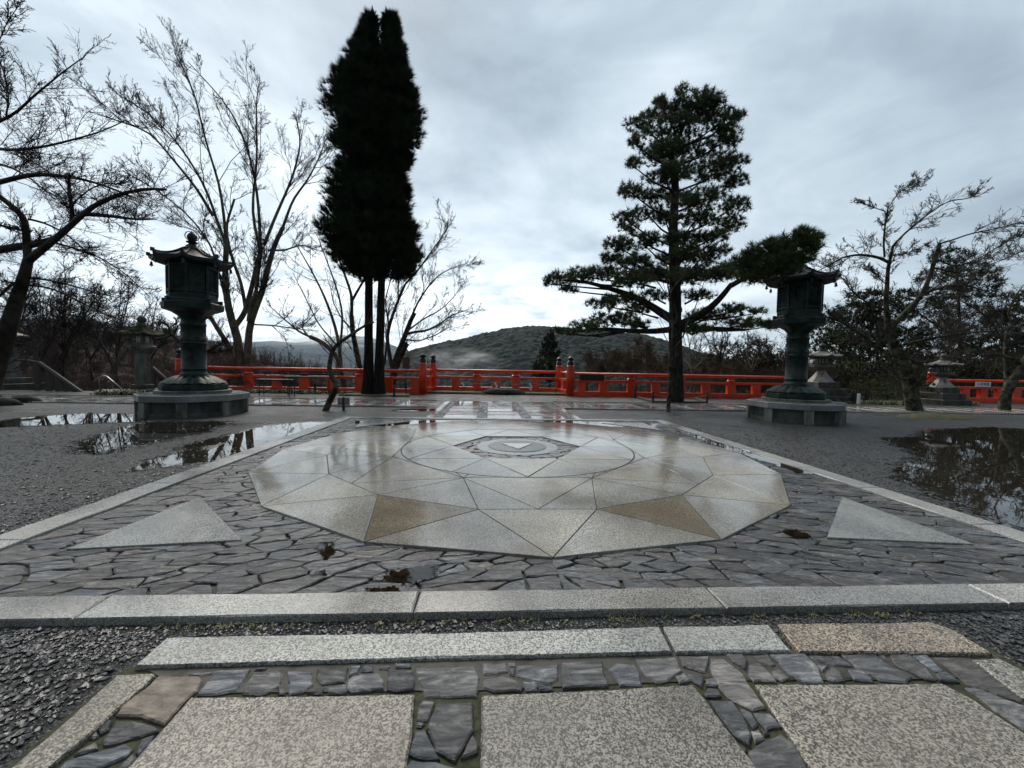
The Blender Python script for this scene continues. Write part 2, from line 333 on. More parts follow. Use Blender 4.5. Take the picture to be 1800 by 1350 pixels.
def hill(name, prof, D, W, mat, amp, seed, nu=360, nv=90, base=-95, crown=0.0, dshape=None):
    x0, x1 = prof[0][0], prof[-1][0]; us = np.linspace(x0, x1, nu); vs = np.concatenate([np.linspace(-1, 0, nv - 14), np.linspace(0.06, 1, 14)])
    V_ = np.zeros((nv, nu, 3)); ys = px_profile(prof, us)
    for k, (x, y) in enumerate(zip(us, ys)):
        d = ray(x, y); d = d / math.hypot(d[0], d[1]); Dk = D if dshape is None else D * dshape(x)
        zc_ = CAM[2] + d[2] * Dk; f = (0.5 + 0.5 * np.cos(np.pi * np.minimum(np.abs(vs), 1))) ** 0.8
        dist = Dk + vs * W; V_[:, k, 0] = CAM[0] + d[0] * dist; V_[:, k, 1] = CAM[1] + d[1] * dist; V_[:, k, 2] = base + (zc_ - base) * f
    fx = grid_noise(V_[..., 0], V_[..., 1], W * 0.32, seed, 4) - 0.5
    env = np.minimum(1, np.abs(vs) * 6)[:, None]
    V_[..., 2] += fx * amp * env
    if crown: V_[..., 2] += (grid_noise(V_[..., 0], V_[..., 1], crown * 1.7, seed + 5, 2) ** 1.3) * crown * 1.7 - crown * 0.6
    i, j = np.meshgrid(np.arange(nv - 1), np.arange(nu - 1), indexing='ij')
    Fq = np.stack([i * nu + j, i * nu + j + 1, (i + 1) * nu + j + 1, (i + 1) * nu + j], -1).reshape(-1, 4)
    return tag(np_mesh(name, V_.reshape(-1, 3), Fq, mat, smooth=False), kind='structure')
hill('wooded_hill', [(560, 660), (640, 645), (700, 630), (722, 618), (745, 611), (770, 607), (805, 604), (850, 591), (880, 584), (910, 579), (940, 577), (970, 580), (1010, 583), (1060, 586), (1110, 590), (1150, 596), (1185, 606), (1230, 620), (1300, 636), (1420, 648), (1560, 660), (1900, 668)], 820, 480, 'forest_green', 26, 4, nu=620, nv=170, crown=4.5)
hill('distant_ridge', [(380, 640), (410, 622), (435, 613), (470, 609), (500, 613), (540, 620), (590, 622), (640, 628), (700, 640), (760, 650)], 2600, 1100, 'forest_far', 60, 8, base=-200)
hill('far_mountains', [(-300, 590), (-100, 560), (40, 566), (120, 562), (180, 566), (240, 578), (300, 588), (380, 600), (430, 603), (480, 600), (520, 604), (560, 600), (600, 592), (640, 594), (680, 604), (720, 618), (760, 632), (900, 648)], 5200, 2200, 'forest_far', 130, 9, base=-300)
hill('brown_slope', [(-900, 560), (-500, 575), (-200, 590), (0, 600), (60, 596), (130, 595), (200, 588), (260, 590), (310, 602), (360, 612), (420, 626), (480, 640), (540, 652), (600, 664)], 75, 62, 'forest_brown', 5, 10, nu=420, nv=120, base=-34, crown=0.9)

# ------------------------------------------------------------------ paving
CH = 0.0616
def crown_z(x, y):
    r = math.hypot(x, y); return CH * (1 - (r / 2.7) ** 2) if r < 2.7 else 0.0
def stone(mb, poly, ztop, th=0.03, inset=0.004, wob=0.0, seg=0.03, tint=None, zf=None, tilt=(0, 0)):
    """a paving stone: slightly irregular outline, small bevel, its own thickness"""
    P = [np.array(p[:2], float) for p in poly]
    ar = sum(P[i][0] * P[(i + 1) % len(P)][1] - P[(i + 1) % len(P)][0] * P[i][1] for i in range(len(P)))
    if ar < 0: P = P[::-1]
    c = sum(P) / len(P); Q = []
    for i, p in enumerate(P):
        q = P[(i + 1) % len(P)]; l = np.linalg.norm(q - p); k = max(1, int(l / seg)) if (wob or zf) else 1
        for t in range(k):
            s_ = p + (q - p) * t / k
            if wob: s_ = s_ + np.array([random.uniform(-wob, wob), random.uniform(-wob, wob)])
            Q.append(s_)
    n = len(Q); Z_ = (lambda p: ztop + (zf(p[0], p[1]) if zf else 0) + tilt[0] * (p[0] - c[0]) + tilt[1] * (p[1] - c[1]))
    T = []
    for p in Q:
        d = c - p; l = np.linalg.norm(d) + 1e-9; T.append(p + d * min(0.5, inset / l))
    vs = [(*p, Z_(p) - th) for p in Q] + [(*p, Z_(p) - inset * 0.8) for p in Q] + [(*p, Z_(p)) for p in T] + [(*c, Z_(c))]
    fs = []
    for i in range(n):
        k = (i + 1) % n; fs += [(i, k, n + k, n + i), (n + i, n + k, 2 * n + k, 2 * n + i), (2 * n + i, 2 * n + k, 3 * n)]
    mb.add(vs, fs, tint)
def tintv(lo=0.75, hi=1.2, warm=0.06):
    t = random.uniform(lo, hi); w_ = random.uniform(-warm, warm); return (t * (1 + w_), t, t * (1 - w_))

# clipped Voronoi cells for the crazy paving
def clip(poly, a, b_, c):                # keep a*x+b*y<=c
    out = []
    for i in range(len(poly)):
        p, q = poly[i], poly[(i + 1) % len(poly)]; dp = a * p[0] + b_ * p[1] - c; dq = a * q[0] + b_ * q[1] - c
        if dp <= 0: out.append(p)
        if (dp < 0) != (dq < 0) and abs(dp - dq) > 1e-12:
            t = dp / (dp - dq); out.append((p[0] + (q[0] - p[0]) * t, p[1] + (q[1] - p[1]) * t))
    return out
def crazy(mb, region, n, stretch, angle, gap=0.006, z=0.0, zf=None, skip=None, jitter=0.010, warp=0.25):
    ca, sa = math.cos(angle), math.sin(angle)
    xs = [p[0] for p in region]; ys = [p[1] for p in region]
    fw = lambda p: ((p[0] * ca + p[1] * sa) / stretch, -p[0] * sa + p[1] * ca)
    bw = lambda q: (q[0] * stretch * ca - q[1] * sa, q[0] * stretch * sa + q[1] * ca)
    pts = []
    A = (max(xs) - min(xs)) * (max(ys) - min(ys)); dmin = math.sqrt(A / stretch / n) * 0.62; tries = 0
    while len(pts) < n and tries < n * 40:
        tries += 1; p = fw((random.uniform(min(xs), max(xs)), random.uniform(min(ys), max(ys))))
        dm = dmin * random.choice((0.55, 0.9, 1.25))
        if all((p[0] - q[0]) ** 2 + (p[1] - q[1]) ** 2 > dm * dm for q in pts): pts.append(p)
    Pa = np.array(pts); reg = [fw(p) for p in region]
    if sum(reg[i][0] * reg[(i + 1) % len(reg)][1] - reg[(i + 1) % len(reg)][0] * reg[i][1] for i in range(len(reg))) < 0: reg = reg[::-1]
    for k, p in enumerate(pts):
        d = np.hypot(Pa[:, 0] - p[0], Pa[:, 1] - p[1]); o = np.argsort(d)[1:22]; poly = list(reg)
        for q in o:
            q = pts[q]; a, b_ = q[0] - p[0], q[1] - p[1]; l = math.hypot(a, b_); c = (q[0] ** 2 + q[1] ** 2 - p[0] ** 2 - p[1] ** 2) / 2
            c -= l * gap * (0.35 + 0.5 / stretch) * random.choice((0.4, 0.8, 1.4))
            poly = clip(poly, a, b_, c)
            if len(poly) < 3: break
        if len(poly) < 3: continue
        poly = [bw(q) for q in poly]; c = (sum(q[0] for q in poly) / len(poly), sum(q[1] for q in poly) / len(poly))
        if skip and skip(poly, c): continue
        if max(math.dist(q, c) for q in poly) < 0.015: continue
        stone(mb, poly, z + random.uniform(-0.003, 0.003), 0.025, 0.006, jitter, 0.045, tintv(0.55, 1.35, 0.10) if zf is None else tintv(1.4, 2.6, 0.05), zf, (random.uniform(-.02, .02), random.uniform(-.02, .02)))
def ngon(mb, pts, z, tint=None): mb.add([(p[0], p[1], z) for p in pts], [tuple(range(len(pts)))], tint)
PLAZA = {'mortar_bed', 'slate_paving', 'centre_slate_paving', 'centre_mortar_bed', 'centre_mortar_ring', 'centre_gravel_disc', 'centre_triangle', 'star_paving', 'star_joint_bed', 'corner_triangles', 'kerb'}
def build_s(mb, name, mat):
    if name in PLAZA: mb.v = [(p[0], p[1], p[2] + (-0.003 if name == 'kerb' else 0.021)) for p in mb.v]
    return tag(mb.build(name, mat), kind='structure')

W, YN, YF = 2.995, 3.077, 2.90
pol = lambda R, deg, cx=0.0, cy=0.0: (cx + R * math.sin(rad(deg)), cy - R * math.cos(rad(deg)))
RV, RI, RO, RH, RCI = 2.63, 2.035, 1.409, 1.276, 1.300
# slate around the star and inside the hexagon
base = MB(); ngon(base, [(-2.8, -2.93), (2.8, -2.93), (2.8, 2.8), (-2.8, 2.8)], -0.016); build_s(base, 'mortar_bed', 'joint_soil')
tris = [[G(118, 975), G(352, 880), G(425, 958)], [G(1480, 880), G(1453, 953), G(1712, 965)]]
T0 = [tuple(p[:2]) for p in tris[0]]; T1 = [tuple(p[:2]) for p in tris[1]]
T2 = [(x, -y) for x, y in T0]; T3 = [(x, -y) for x, y in T1]
def inpoly(p, poly):
    r = False
    for i in range(len(poly)):
        a, b_ = poly[i], poly[i - 1]
        if (a[1] > p[1]) != (b_[1] > p[1]) and p[0] < (b_[0] - a[0]) * (p[1] - a[1]) / (b_[1] - a[1]) + a[0]: r = not r
    return r
def skp(poly, c): return all(math.hypot(*q) < 2.45 for q in poly)
sl = MB()
for reg, ang in (([(-2.79, -2.925), (0, -2.925), (0, 2.79), (-2.79, 2.79)], 0.30), ([(0, -2.925), (2.79, -2.925), (2.79, 2.79), (0, 2.79)], -0.38)):
    crazy(sl, reg, 900, 2.2, ang, 0.0048, 0.0, None, skp, 0.007)
build_s(sl, 'slate_paving', 'slate')
hexc = MB(); hx = [pol(RH / math.sqrt(3), 30 + 60 * k) for k in range(6)]
crazy(hexc, hx, 120, 1.5, 0.1, 0.008, -0.004 , crown_z, lambda poly, c: math.hypot(c[0], c[1]) < 0.42, 0.004)
build_s(hexc, 'centre_slate_paving', 'slate')
hb = MB(); stone(hb, [(p[0] * 1.02, p[1] * 1.02) for p in hx], -0.020, 0.03, 0.002, zf=crown_z); build_s(hb, 'centre_mortar_bed', 'mortar')
ringb = MB(); stone(ringb, [pol(0.47, k * 10) for k in range(36)], 0.001, 0.02, 0.004, zf=crown_z); build_s(ringb, 'centre_mortar_ring', 'mortar_pale')
disc = MB(); stone(disc, [pol(0.335, k * 10) for k in range(36)], 0.006, 0.02, 0.004, zf=crown_z); build_s(disc, 'centre_gravel_disc', 'disc_gravel')
ct = MB(); stone(ct, [(-0.185, 0.107), (0.185, 0.107), (0, -0.214)], 0.013, 0.02, 0.004, zf=crown_z, tint=(1.25, 1.25, 1.25)); build_s(ct, 'centre_triangle', 'granite_star')

st = MB(); BEI = (1.0, 0.97, 0.90); GRY = (0.88, 0.89, 0.895); TAN = (0.70, 0.615, 0.51)
def shrink(poly, g=0.0032):
    c = np.mean(np.array(poly), axis=0); out = []
    n = len(poly); A = np.array(poly)
    for i in range(n):
        p, a, b_ = A[i], A[i - 1], A[(i + 1) % n]; u = (a - p) / np.linalg.norm(a - p); v_ = (b_ - p) / np.linalg.norm(b_ - p)
        s_ = abs(u[0] * v_[1] - u[1] * v_[0]); d = (u + v_) * min(g / max(s_, 0.12), 0.02)
        out.append(tuple(p + d) if s_ > 0.02 else tuple(p))
    return out
def tv(t, k=0.07):
    q = random.uniform(1 - k, 1 + k); return tuple(c * q for c in t)
sp_ = lambda poly, t: stone(st, shrink(poly), 0.0065, 0.03, 0.0025, seg=0.12, tint=tv(t), zf=crown_z)
for k in range(16):
    Vk, Vn, Ia, Ib = pol(RV, 22.5 * k), pol(RV, 22.5 * (k + 1)), pol(RI, 22.5 * (k - .5)), pol(RI, 22.5 * (k + .5))
    t = TAN if k in (1, 15) else (BEI if k % 2 == 0 else (0.93, 0.89, 0.80)); sp_([Vk, Ib, Ia], t); sp_([Vk, Vn, Ib], GRY)
for j in range(8):
    a = 45 * j; Im, Ip = pol(RI, a - 11.25), pol(RI, a + 11.25); mj = ((Im[0] + Ip[0]) / 2, (Im[1] + Ip[1]) / 2)
    Iq, Ir = pol(RI, a + 33.75), pol(RI, a + 56.25); mn = ((Iq[0] + Ir[0]) / 2, (Iq[1] + Ir[1]) / 2)
    O1, O2 = pol(RO, a - 22.5), pol(RO, a + 22.5)
    sp_([mj, O2, O1], BEI if j in (0, 2, 4, 6) else (0.93, 0.89, 0.81)); sp_([mj, Ip, O2], GRY); sp_([Ip, Iq, O2], GRY); sp_([Iq, mn, O2], GRY)
    e1, e2 = pol(RCI, a), pol(RCI, a + 45); arc = [pol(RCI, a + 45 - 45 * t / 8) for t in range(9)]
    for h_ in range(8): sp_([O2, arc[h_], arc[h_ + 1]], (0.9, 0.89, 0.87))
for k in range(6):
    H, Hn = pol(RH, 60 * k), pol(RH, 60 * (k + 1)); h0, h1 = pol(RH / math.sqrt(3), 60 * k - 30), pol(RH / math.sqrt(3), 60 * k + 30)
    sp_([H, h1, h0], BEI); arc = [pol(RCI - 0.008, 60 * k + 60 * t / 10) for t in range(11)]
    for q in ((0, 5), (5, 10)): stone(st, shrink([h1] + arc[q[0]:q[1] + 1]), 0.0065, 0.03, 0.0025, seg=0.12, tint=tv(GRY), zf=crown_z)
build_s(st, 'star_paving', 'granite_star')
jb = MB(); stone(jb, [pol(RV - 0.01, 22.5 * k) for k in range(16)], -0.012, 0.02, 0.002, seg=0.2, zf=None)
jt = MB(); rs = np.linspace(0.0, RV - 0.005, 14); vs_ = []; 
for r_ in rs:
    for k in range(32):
        x, y = pol(r_, 11.25 * k); q = math.cos(rad(11.25)) if k % 2 else 1.0; x *= q; y *= q; vs_.append((x, y, crown_z(x, y) + 0.0005 - (0.022 if r_ < 0.7 else 0)))
jt.add(vs_, [(a * 32 + k, a * 32 + (k + 1) % 32, (a + 1) * 32 + (k + 1) % 32, (a + 1) * 32 + k) for a in range(13) for k in range(32)]); build_s(jt, 'star_joint_bed', 'ink')
ct2 = MB()
for t in (T0, T1, T2, T3): stone(ct2, t, 0.009, 0.03, 0.004, tint=(0.95, 0.98, 1.0))
build_s(ct2, 'corner_triangles', 'granite_grey')

# granite kerb round the square
kb = MB()
def kerb_run(p, q, cuts, wd, n0):
    p = np.array(p); q = np.array(q); d = (q - p); l = np.linalg.norm(d); u = d / l; nv_ = np.array([-u[1], u[0]]) * wd
    for a, b_ in zip(cuts[:-1], cuts[1:]):
        a_, b__ = p + u * (a + 0.003), p + u * (b_ - 0.003)
        stone(kb, [a_, b__, b__ + nv_, a_ + nv_], 0.034, 0.09, 0.007, 0.0008, 0.12, tintv(0.9, 1.12, 0.02))
xk = [G(-640, 1115)[0], G(215, 1060)[0], G(738, 1050)[0], G(1240, 1043)[0], G(1700, 1038)[0]]
kerb_run((-W, -YN), (W, -YN), [0, xk[1] + W - 0.05, xk[2] + W, xk[3] + W, xk[4] + W, 2 * W], 0.15, 1)
for s_, cuts in ((-1, [0, .55, 1.6, 2.7, 3.6, 4.7, YN + YF - 0.3]), (1, [0, .7, 1.5, 2.2, 2.95, 3.12, 4.2, 5.1, YN + YF - 0.3])):
    xx = W * s_; p, q = ((xx, -YN + 0.152), (xx, YF - 0.15)) if s_ < 0 else ((xx, -YN + 0.152), (xx, YF - 0.15))
    if s_ > 0: kerb_run(p, q, [c for c in cuts], 0.19, 1)
    else: kerb_run((xx + 0.19, p[1]), (xx + 0.19, q[1]), cuts, 0.19, 1)
kerb_run((-W, YF - 0.148), (W, YF - 0.148), [0, 1.0, 2.1, 3.0, 4.1, 5.0, 2 * W], 0.15, 1)
build_s(kb, 'kerb', 'granite_grey')

# stone path in the foreground, traced from the photograph onto the ground
def gp(pts, z=0.012): return [tuple(G(x, y, z)[:2]) for x, y in pts]
Av = lambda p: [(x / 4.5, 1150 + y / 4.5) for x, y in p]
Bv = lambda p: [(300 + x / 3, 1140 + y / 3) for x, y in p]
Cv = lambda p: [(830 + x / 3.158, 1130 + y / 3.158) for x, y in p]
Dv = lambda p: [(1200 + x / 3, 1130 + y / 3) for x, y in p]
sla = MB()
ST = [(Bv, s) for s in ([(235,112),(420,108),(390,160),(350,215),(240,240),(135,240)],[(440,118),(580,115),(590,160),(570,200),(490,238),(375,235),(400,180)],[(612,115),(745,118),(752,190),(700,225),(625,240),(620,180)],[(770,105),(940,100),(920,175),(800,188),(770,160)],[(1020,85),(1068,85),(1070,118),(1005,118)],[(950,90),(1005,85),(990,125),(940,145)],[(935,165),(960,140),(1100,128),(1125,170),(1125,210),(950,230),(935,215)],[(1150,115),(1275,112),(1292,170),(1285,210),(1190,225),(1140,215),(1138,165)],[(1287,100),(1600,90),(1630,150),(1615,248),(1340,250),(1310,180)],[(825,205),(925,185),(930,232),(830,240)],[(715,228),(810,205),(800,240)],[(565,205),(605,195),(605,240),(570,240)],[(440,115),(470,98),(510,98),(500,110)],[(1330,265),(1395,275),(1375,330),(1350,375),(1300,370),(1300,300)],[(1410,285),(1590,280),(1600,430),(1500,595),(1400,540),(1350,420),(1375,350)],[(1290,430),(1340,420),(1420,580),(1330,585),(1255,555),(1270,500)],[(1590,450),(1625,500),(1620,545),(1530,580),(1560,510)],[(1270,592),(1400,592),(1520,640),(1600,760),(1200,760),(1180,680)],[(1100,90),(1160,85),(1150,108),(1095,108)],[(1180,75),(1270,75),(1270,98),(1190,98)],[(1300,378),(1345,388),(1320,410),(1295,405)],[(95,132),(210,117),(225,127),(150,145)])]
ST += [(Cv, s) for s in ([(55,110),(190,108),(200,160),(65,172)],[(65,200),(170,178),(240,200),(280,245),(270,262),(120,265),(60,245)],[(245,120),(478,120),(478,200),(430,228),(245,185)],[(490,110),(720,98),(735,170),(760,235),(500,250)],[(750,145),(800,108),(905,115),(935,170),(940,230),(820,232),(790,180)],[(905,85),(1135,80),(1165,155),(1085,210),(1020,220),(960,175)],[(285,215),(355,210),(360,255),(300,258)],[(365,222),(445,240),(450,262),(375,260)],[(195,105),(243,105),(243,130),(200,130)],[(205,140),(240,140),(235,180),(205,175)],[(1145,75),(1315,75),(1315,110),(1295,165),(1170,130)],[(1325,85),(1390,88),(1500,165),(1560,260),(1630,355),(1560,370),(1420,300),(1370,240),(1320,140)],[(1185,160),(1290,190),(1275,245),(1200,190)],[(1130,180),(1175,165),(1210,205),(1150,220)],[(1300,195),(1340,190),(1375,240),(1300,230)],[(1285,280),(1310,245),(1365,255),(1385,295),(1300,298)],[(1310,315),(1440,315),(1520,420),(1550,510),(1540,570),(1450,510),(1370,400)],[(1480,350),(1550,380),(1590,450),(1560,470),(1510,400)],[(1560,382),(1650,385),(1720,460),(1630,475),(1590,430)],[(1550,490),(1590,480),(1625,530),(1570,545)],[(1600,470),(1640,480),(1650,500),(1620,505)],[(1530,600),(1600,550),(1715,500),(1790,550),(1900,760),(1850,820),(1600,800),(1540,700)],[(1405,60),(1500,60),(1530,95),(1515,145),(1450,105)],[(1560,70),(1640,60),(1685,120),(1660,135),(1590,95)],[(1535,115),(1590,105),(1680,185),(1690,210),(1560,208),(1530,180)],[(1655,150),(1700,140),(1765,195),(1720,208),(1680,185)],[(1470,565),(1525,585),(1515,610)])]
ST += [(Dv, s) for s in ([(460,60),(640,55),(720,130),(745,205),(640,210),(560,160)],[(660,62),(820,65),(900,122),(800,118),(720,95)],[(835,62),(1005,52),(1105,122),(1210,175),(1180,205),(1040,195),(920,130)],[(870,135),(920,125),(1000,180),(1000,200),(900,190)],[(750,165),(790,125),(830,150),(855,195),(800,205),(760,190)],[(1085,55),(1180,48),(1290,135),(1340,200),(1280,190),(1115,112)],[(1015,50),(1070,48),(1075,85)],[(1210,65),(1280,55),(1380,150),(1330,150)],[(1330,157),(1390,150),(1465,205),(1350,197)],[(1320,70),(1480,75),(1540,90),(1760,265),(1790,310),(1500,215),(1400,130)],[(1490,235),(1560,240),(1800,330),(1900,400),(1900,520),(1700,390)],[(710,115),(770,120),(740,150)])]
ST += [(Av, s) for s in ([(920,525),(1050,515),(1250,565),(1250,605),(830,715),(810,700),(850,620)],[(500,840),(720,770),(1000,700),(1055,740),(1000,800),(760,900),(450,900)],[(580,800),(630,750),(760,695),(775,740),(650,780)],[(770,590),(870,515),(890,520),(860,590),(790,630)],[(1080,760),(1110,670),(1220,630),(1190,700),(1100,790)],[(940,870),(1060,775),(1080,810),(1000,900),(920,920)],[(700,650),(760,600),(780,640),(740,660)])]
for f, s in ST:
    stone(sla, gp(f(s)), 0.012 + random.uniform(-.002, .002), 0.03, 0.005, 0.0018, 0.016, tintv(0.8, 2.1, 0.08), None, (random.uniform(-.02, .02), random.uniform(-.02, .02)))
# the same strips go on beyond the traced stones
crazy(sla, [(-0.55, -8.0), (-0.36, -8.0), (-0.36, -3.93), (-0.55, -3.93)], 60, 1.2, 1.2, 0.01, 0.010, None, None, 0.003)
crazy(sla, [(0.34, -8.0), (0.52, -8.0), (0.60, -3.95), (0.40, -3.95)], 60, 1.2, 1.2, 0.01, 0.010, None, None, 0.003)
crazy(sla, [(-1.42, -8.0), (-1.24, -8.0), (-1.24, -3.86), (-1.42, -3.86)], 60, 1.2, 1.2, 0.01, 0.010, None, None, 0.003)
crazy(sla, [(1.20, -8.0), (1.41, -8.0), (1.41, -3.95), (1.26, -3.95)], 60, 1.2, 1.2, 0.01, 0.010, None, None, 0.003)
build_s(sla, 'slate_path_stones', 'slate')
bs = MB(); stone(bs, gp(Av([(1255,170),(1580,170),(1605,205),(1560,290),(1480,350),(1300,555),(1110,490),(920,480),(950,400),(1150,270)])), 0.013, 0.03, 0.005, 0.0015, 0.016, (1, 1, 1)); build_s(bs, 'brown_path_stone', 'stone_brown')
gs = MB()
S3 = [[(334,1226),(728,1219),(724,1290),(700,1430),(150,1430)], [(847,1222),(1220,1203),(1395,1430),(843,1430)], [(1328,1203),(1655,1200),(1700,1222),(1820,1300),(2010,1430),(1480,1430)]]
TT = [(1.0, 0.95, 0.90), (0.86, 0.86, 0.84), (1.08, 1.05, 0.98)]
ymin = []
for s, t in zip(S3, TT):
    P = gp(s, 0.016); stone(gs, P, 0.016, 0.05, 0.006, 0.0016, 0.02, t); ymin.append(min(p[1] for p in P))
for k, (a, b_) in enumerate(((-1.22, -0.57), (-0.34, 0.32), (0.53, 1.18))):
    y = ymin[k] - 0.012
    while y > -8: stone(gs, [(a, y - 0.62), (b_, y - 0.62), (b_, y), (a, y)], 0.016, 0.05, 0.006, 0.0016, 0.05, tintv(0.85, 1.1, 0.04)); y -= 0.63
build_s(gs, 'granite_slabs', 'granite_slab')
gh = MB()
for s, t in (([(292,1121),(900,1110),(1160,1102),(1181,1144),(236,1169)], (1, 1, 1)), ([(1166,1101),(1352,1098),(1390,1143),(1188,1145)], (1.02, 1.02, 1.02))): stone(gh, gp(s, 0.02), 0.02, 0.05, 0.006, 0.0015, 0.02, t)
build_s(gh, 'pale_header_slabs', 'granite_pale')
gk = MB()
stone(gk, gp([(1367,1097),(1638,1093),(1680,1108),(1745,1148),(1405,1144)], 0.02), 0.02, 0.05, 0.006, 0.0015, 0.02, (1.08, 0.96, 0.84))
lk = gp(Av([(940,155),(1215,145),(1225,162),(1150,240),(920,440),(740,600),(400,880),(200,1060),(-120,1060),(90,900)]), 0.018); stone(gk, lk, 0.018, 0.05, 0.006, 0.0015, 0.02, (0.95, 0.93, 0.84))
stone(gk, gp(Dv([(1530,85),(1660,77),(1850,170),(1950,240),(2150,420),(1950,350),(1790,285)]), 0.018), 0.018, 0.05, 0.006, 0.0015, 0.02, (0.95, 0.98, 0.95))
for s_ in (-1.55, 1.42):
    y = -3.98
    while y > -8: stone(gk, [(s_, y - 0.9), (s_ + 0.12, y - 0.9), (s_ + 0.12, y), (s_, y)], 0.018, 0.05, 0.006, 0.0015, 0.05, tintv(0.9, 1.1, 0.03)); y -= 0.91
build_s(gk, 'path_kerb', 'granite_slab')
mp_ = MB(); ngon(mp_, [(-1.5, -8), (1.5, -8), (1.5, -3.30), (-1.5, -3.30)], 0.003)
build_s(mp_, 'mossy_joint_bed', 'moss')
mo = MB(); stone(mo, gp([(238, 1168), (1385, 1143), (1745, 1148), (1790, 1178), (1660, 1194), (1310, 1196), (1225, 1197), (845, 1213), (730, 1214), (350, 1219), (300, 1200)], 0.0065), 0.0065, 0.01, 0.003, 0.002, 0.03); build_s(mo, 'mortar_strip', 'mortar_mossy')

# path from the square to the balustrade, cross path
fp = MB(); fs_ = MB()
for s_ in (-1.50, 1.33):
    y = YF + 0.02
    for k in range(6): stone(fp, [(s_, y), (s_ + 0.12, y), (s_ + 0.12, y + 0.60), (s_, y + 0.60)], 0.022, 0.05, 0.005, 0.002, 0.1, tintv(0.9, 1.1, 0.02)); y += 0.61
y = YF + 0.08
for k in range(6):
    for a, b_ in ((-1.20, -0.56), (-0.36, 0.30), (0.50, 1.15)):
        stone(fp, [(a, y), (b_, y), (b_, y + 0.50), (a, y + 0.50)], 0.018, 0.04, 0.006, 0.004, 0.06, tintv(0.8, 1.05, 0.03))
    y += 0.60
stone(fp, [(-1.4, 6.50), (1.4, 6.50), (1.4, 6.62), (-1.4, 6.62)], 0.02, 0.04, 0.005, 0.002, 0.1)
build_s(fp, 'path_slabs', 'granite_wet')
for a, b_ in ((-1.37, -1.22), (-0.545, -0.375), (0.315, 0.485), (1.17, 1.32)): crazy(fs_, [(a, YF + 0.05), (b_, YF + 0.05), (b_, 6.55), (a, 6.55)], 70, 1.0, 0.3, 0.012, 0.016, None, None, 0.003)
for k in range(6): crazy(fs_, [(-1.20, YF + 0.585 + 0.6 * k), (1.15, YF + 0.585 + 0.6 * k), (1.15, YF + 0.675 + 0.6 * k), (-1.20, YF + 0.675 + 0.6 * k)], 20, 1.6, 0.1, 0.01, 0.014, None, None, 0.003)
build_s(fs_, 'path_slate', 'slate')
mb = MB(); ngon(mb, [(-1.45, YF), (1.4, YF), (1.4, 6.6), (-1.45, 6.6)], 0.004); ngon(mb, [(-16.9, 4.98), (-1.5, 4.98), (-1.5, 6.78), (-16.9, 6.78)], 0.004); ngon(mb, [(1.48, 4.98), (24, 4.98), (24, 6.78), (1.48, 6.78)], 0.004); build_s(mb, 'path_bed', 'mortar')
cp = MB(); cs = MB()
for x0, x1 in ((-17, -1.52), (1.48, 24)):
    x = x0
    while x < x1 - 0.3:
        l = min(random.uniform(0.9, 1.3), x1 - x)
        for yy in (4.93, 6.72): stone(cp, [(x, yy), (x + l - .006, yy), (x + l - .006, yy + 0.11), (x, yy + 0.11)], 0.03, 0.06, 0.005, 0.002, 0.2, tintv(0.75, 1.0, 0.03))
        x += l
    x = x0 + 0.1
    while x < x1 - 0.55:
        stone(cp, [(x + 0.12, 5.12), (x + 0.52, 5.12), (x + 0.52, 6.6), (x + 0.12, 6.6)], 0.024, 0.05, 0.006, 0.004, 0.1, tintv(0.75, 1.05, 0.03))
        x += 0.62
build_s(cp, 'cross_path', 'granite_wet')
for a, b_ in ((-17, -1.6), (1.5, 24)): crazy(cs, [(a, 5.06), (b_, 5.06), (b_, 6.7), (a, 6.7)], 260, 2.2, 0.1, 0.02, 0.012, None, None, 0.004)
build_s(cs, 'cross_path_slate', 'slate')

# ------------------------------------------------------------------ puddles and loose gravel
def puddle(name, poly, amp, cell, mat='puddle_water', z=0.006, ns=0.35, seed=1, bias=0.0):
    P = np.array([p[:2] for p in poly]); x0, y0 = P.min(0) - amp; x1, y1 = P.max(0) + amp
    xs = np.arange(x0, x1, cell); ys = np.arange(y0, y1, cell); X, Y = np.meshgrid(xs, ys)
    D = np.full(X.shape, 1e9); ins = np.zeros(X.shape, bool)
    for i in range(len(P)):
        a, b_ = P[i - 1], P[i]; ab = b_ - a; t = np.clip(((X - a[0]) * ab[0] + (Y - a[1]) * ab[1]) / (ab @ ab), 0, 1)
        D = np.minimum(D, np.hypot(X - a[0] - t * ab[0], Y - a[1] - t * ab[1]))
        c = ((a[1] > Y) != (b_[1] > Y)); xx = (b_[0] - a[0]) * (Y - a[1]) / (b_[1] - a[1] + 1e-12) + a[0]; ins ^= c & (X < xx)
    fld = np.where(ins, D, -D) + (grid_noise(X, Y, ns, seed, 6, 0.62) - 0.5) * 2 * amp + bias
    fine = grid_noise(X, Y, cell * 3, seed + 3, 2)
    fld += np.where(np.abs(fld) < amp * 0.9, (fine - 0.5) * amp * 1.5, 0)
    keep = fld > 0; ii, jj = np.nonzero(keep[:-1, :-1]); nx_ = X.shape[1]
    V_ = np.stack([X, Y, np.full(X.shape, z)], -1).reshape(-1, 3)
    F_ = np.stack([ii * nx_ + jj, ii * nx_ + jj + 1, (ii + 1) * nx_ + jj + 1, (ii + 1) * nx_ + jj], -1)
    u, inv = np.unique(F_, return_inverse=True); V_ = V_[u]; F_ = inv.reshape(F_.shape)
    return tag(np_mesh(name, V_, F_, mat), kind='structure')
gl = lambda pts: [G(x, y) for x, y in pts]
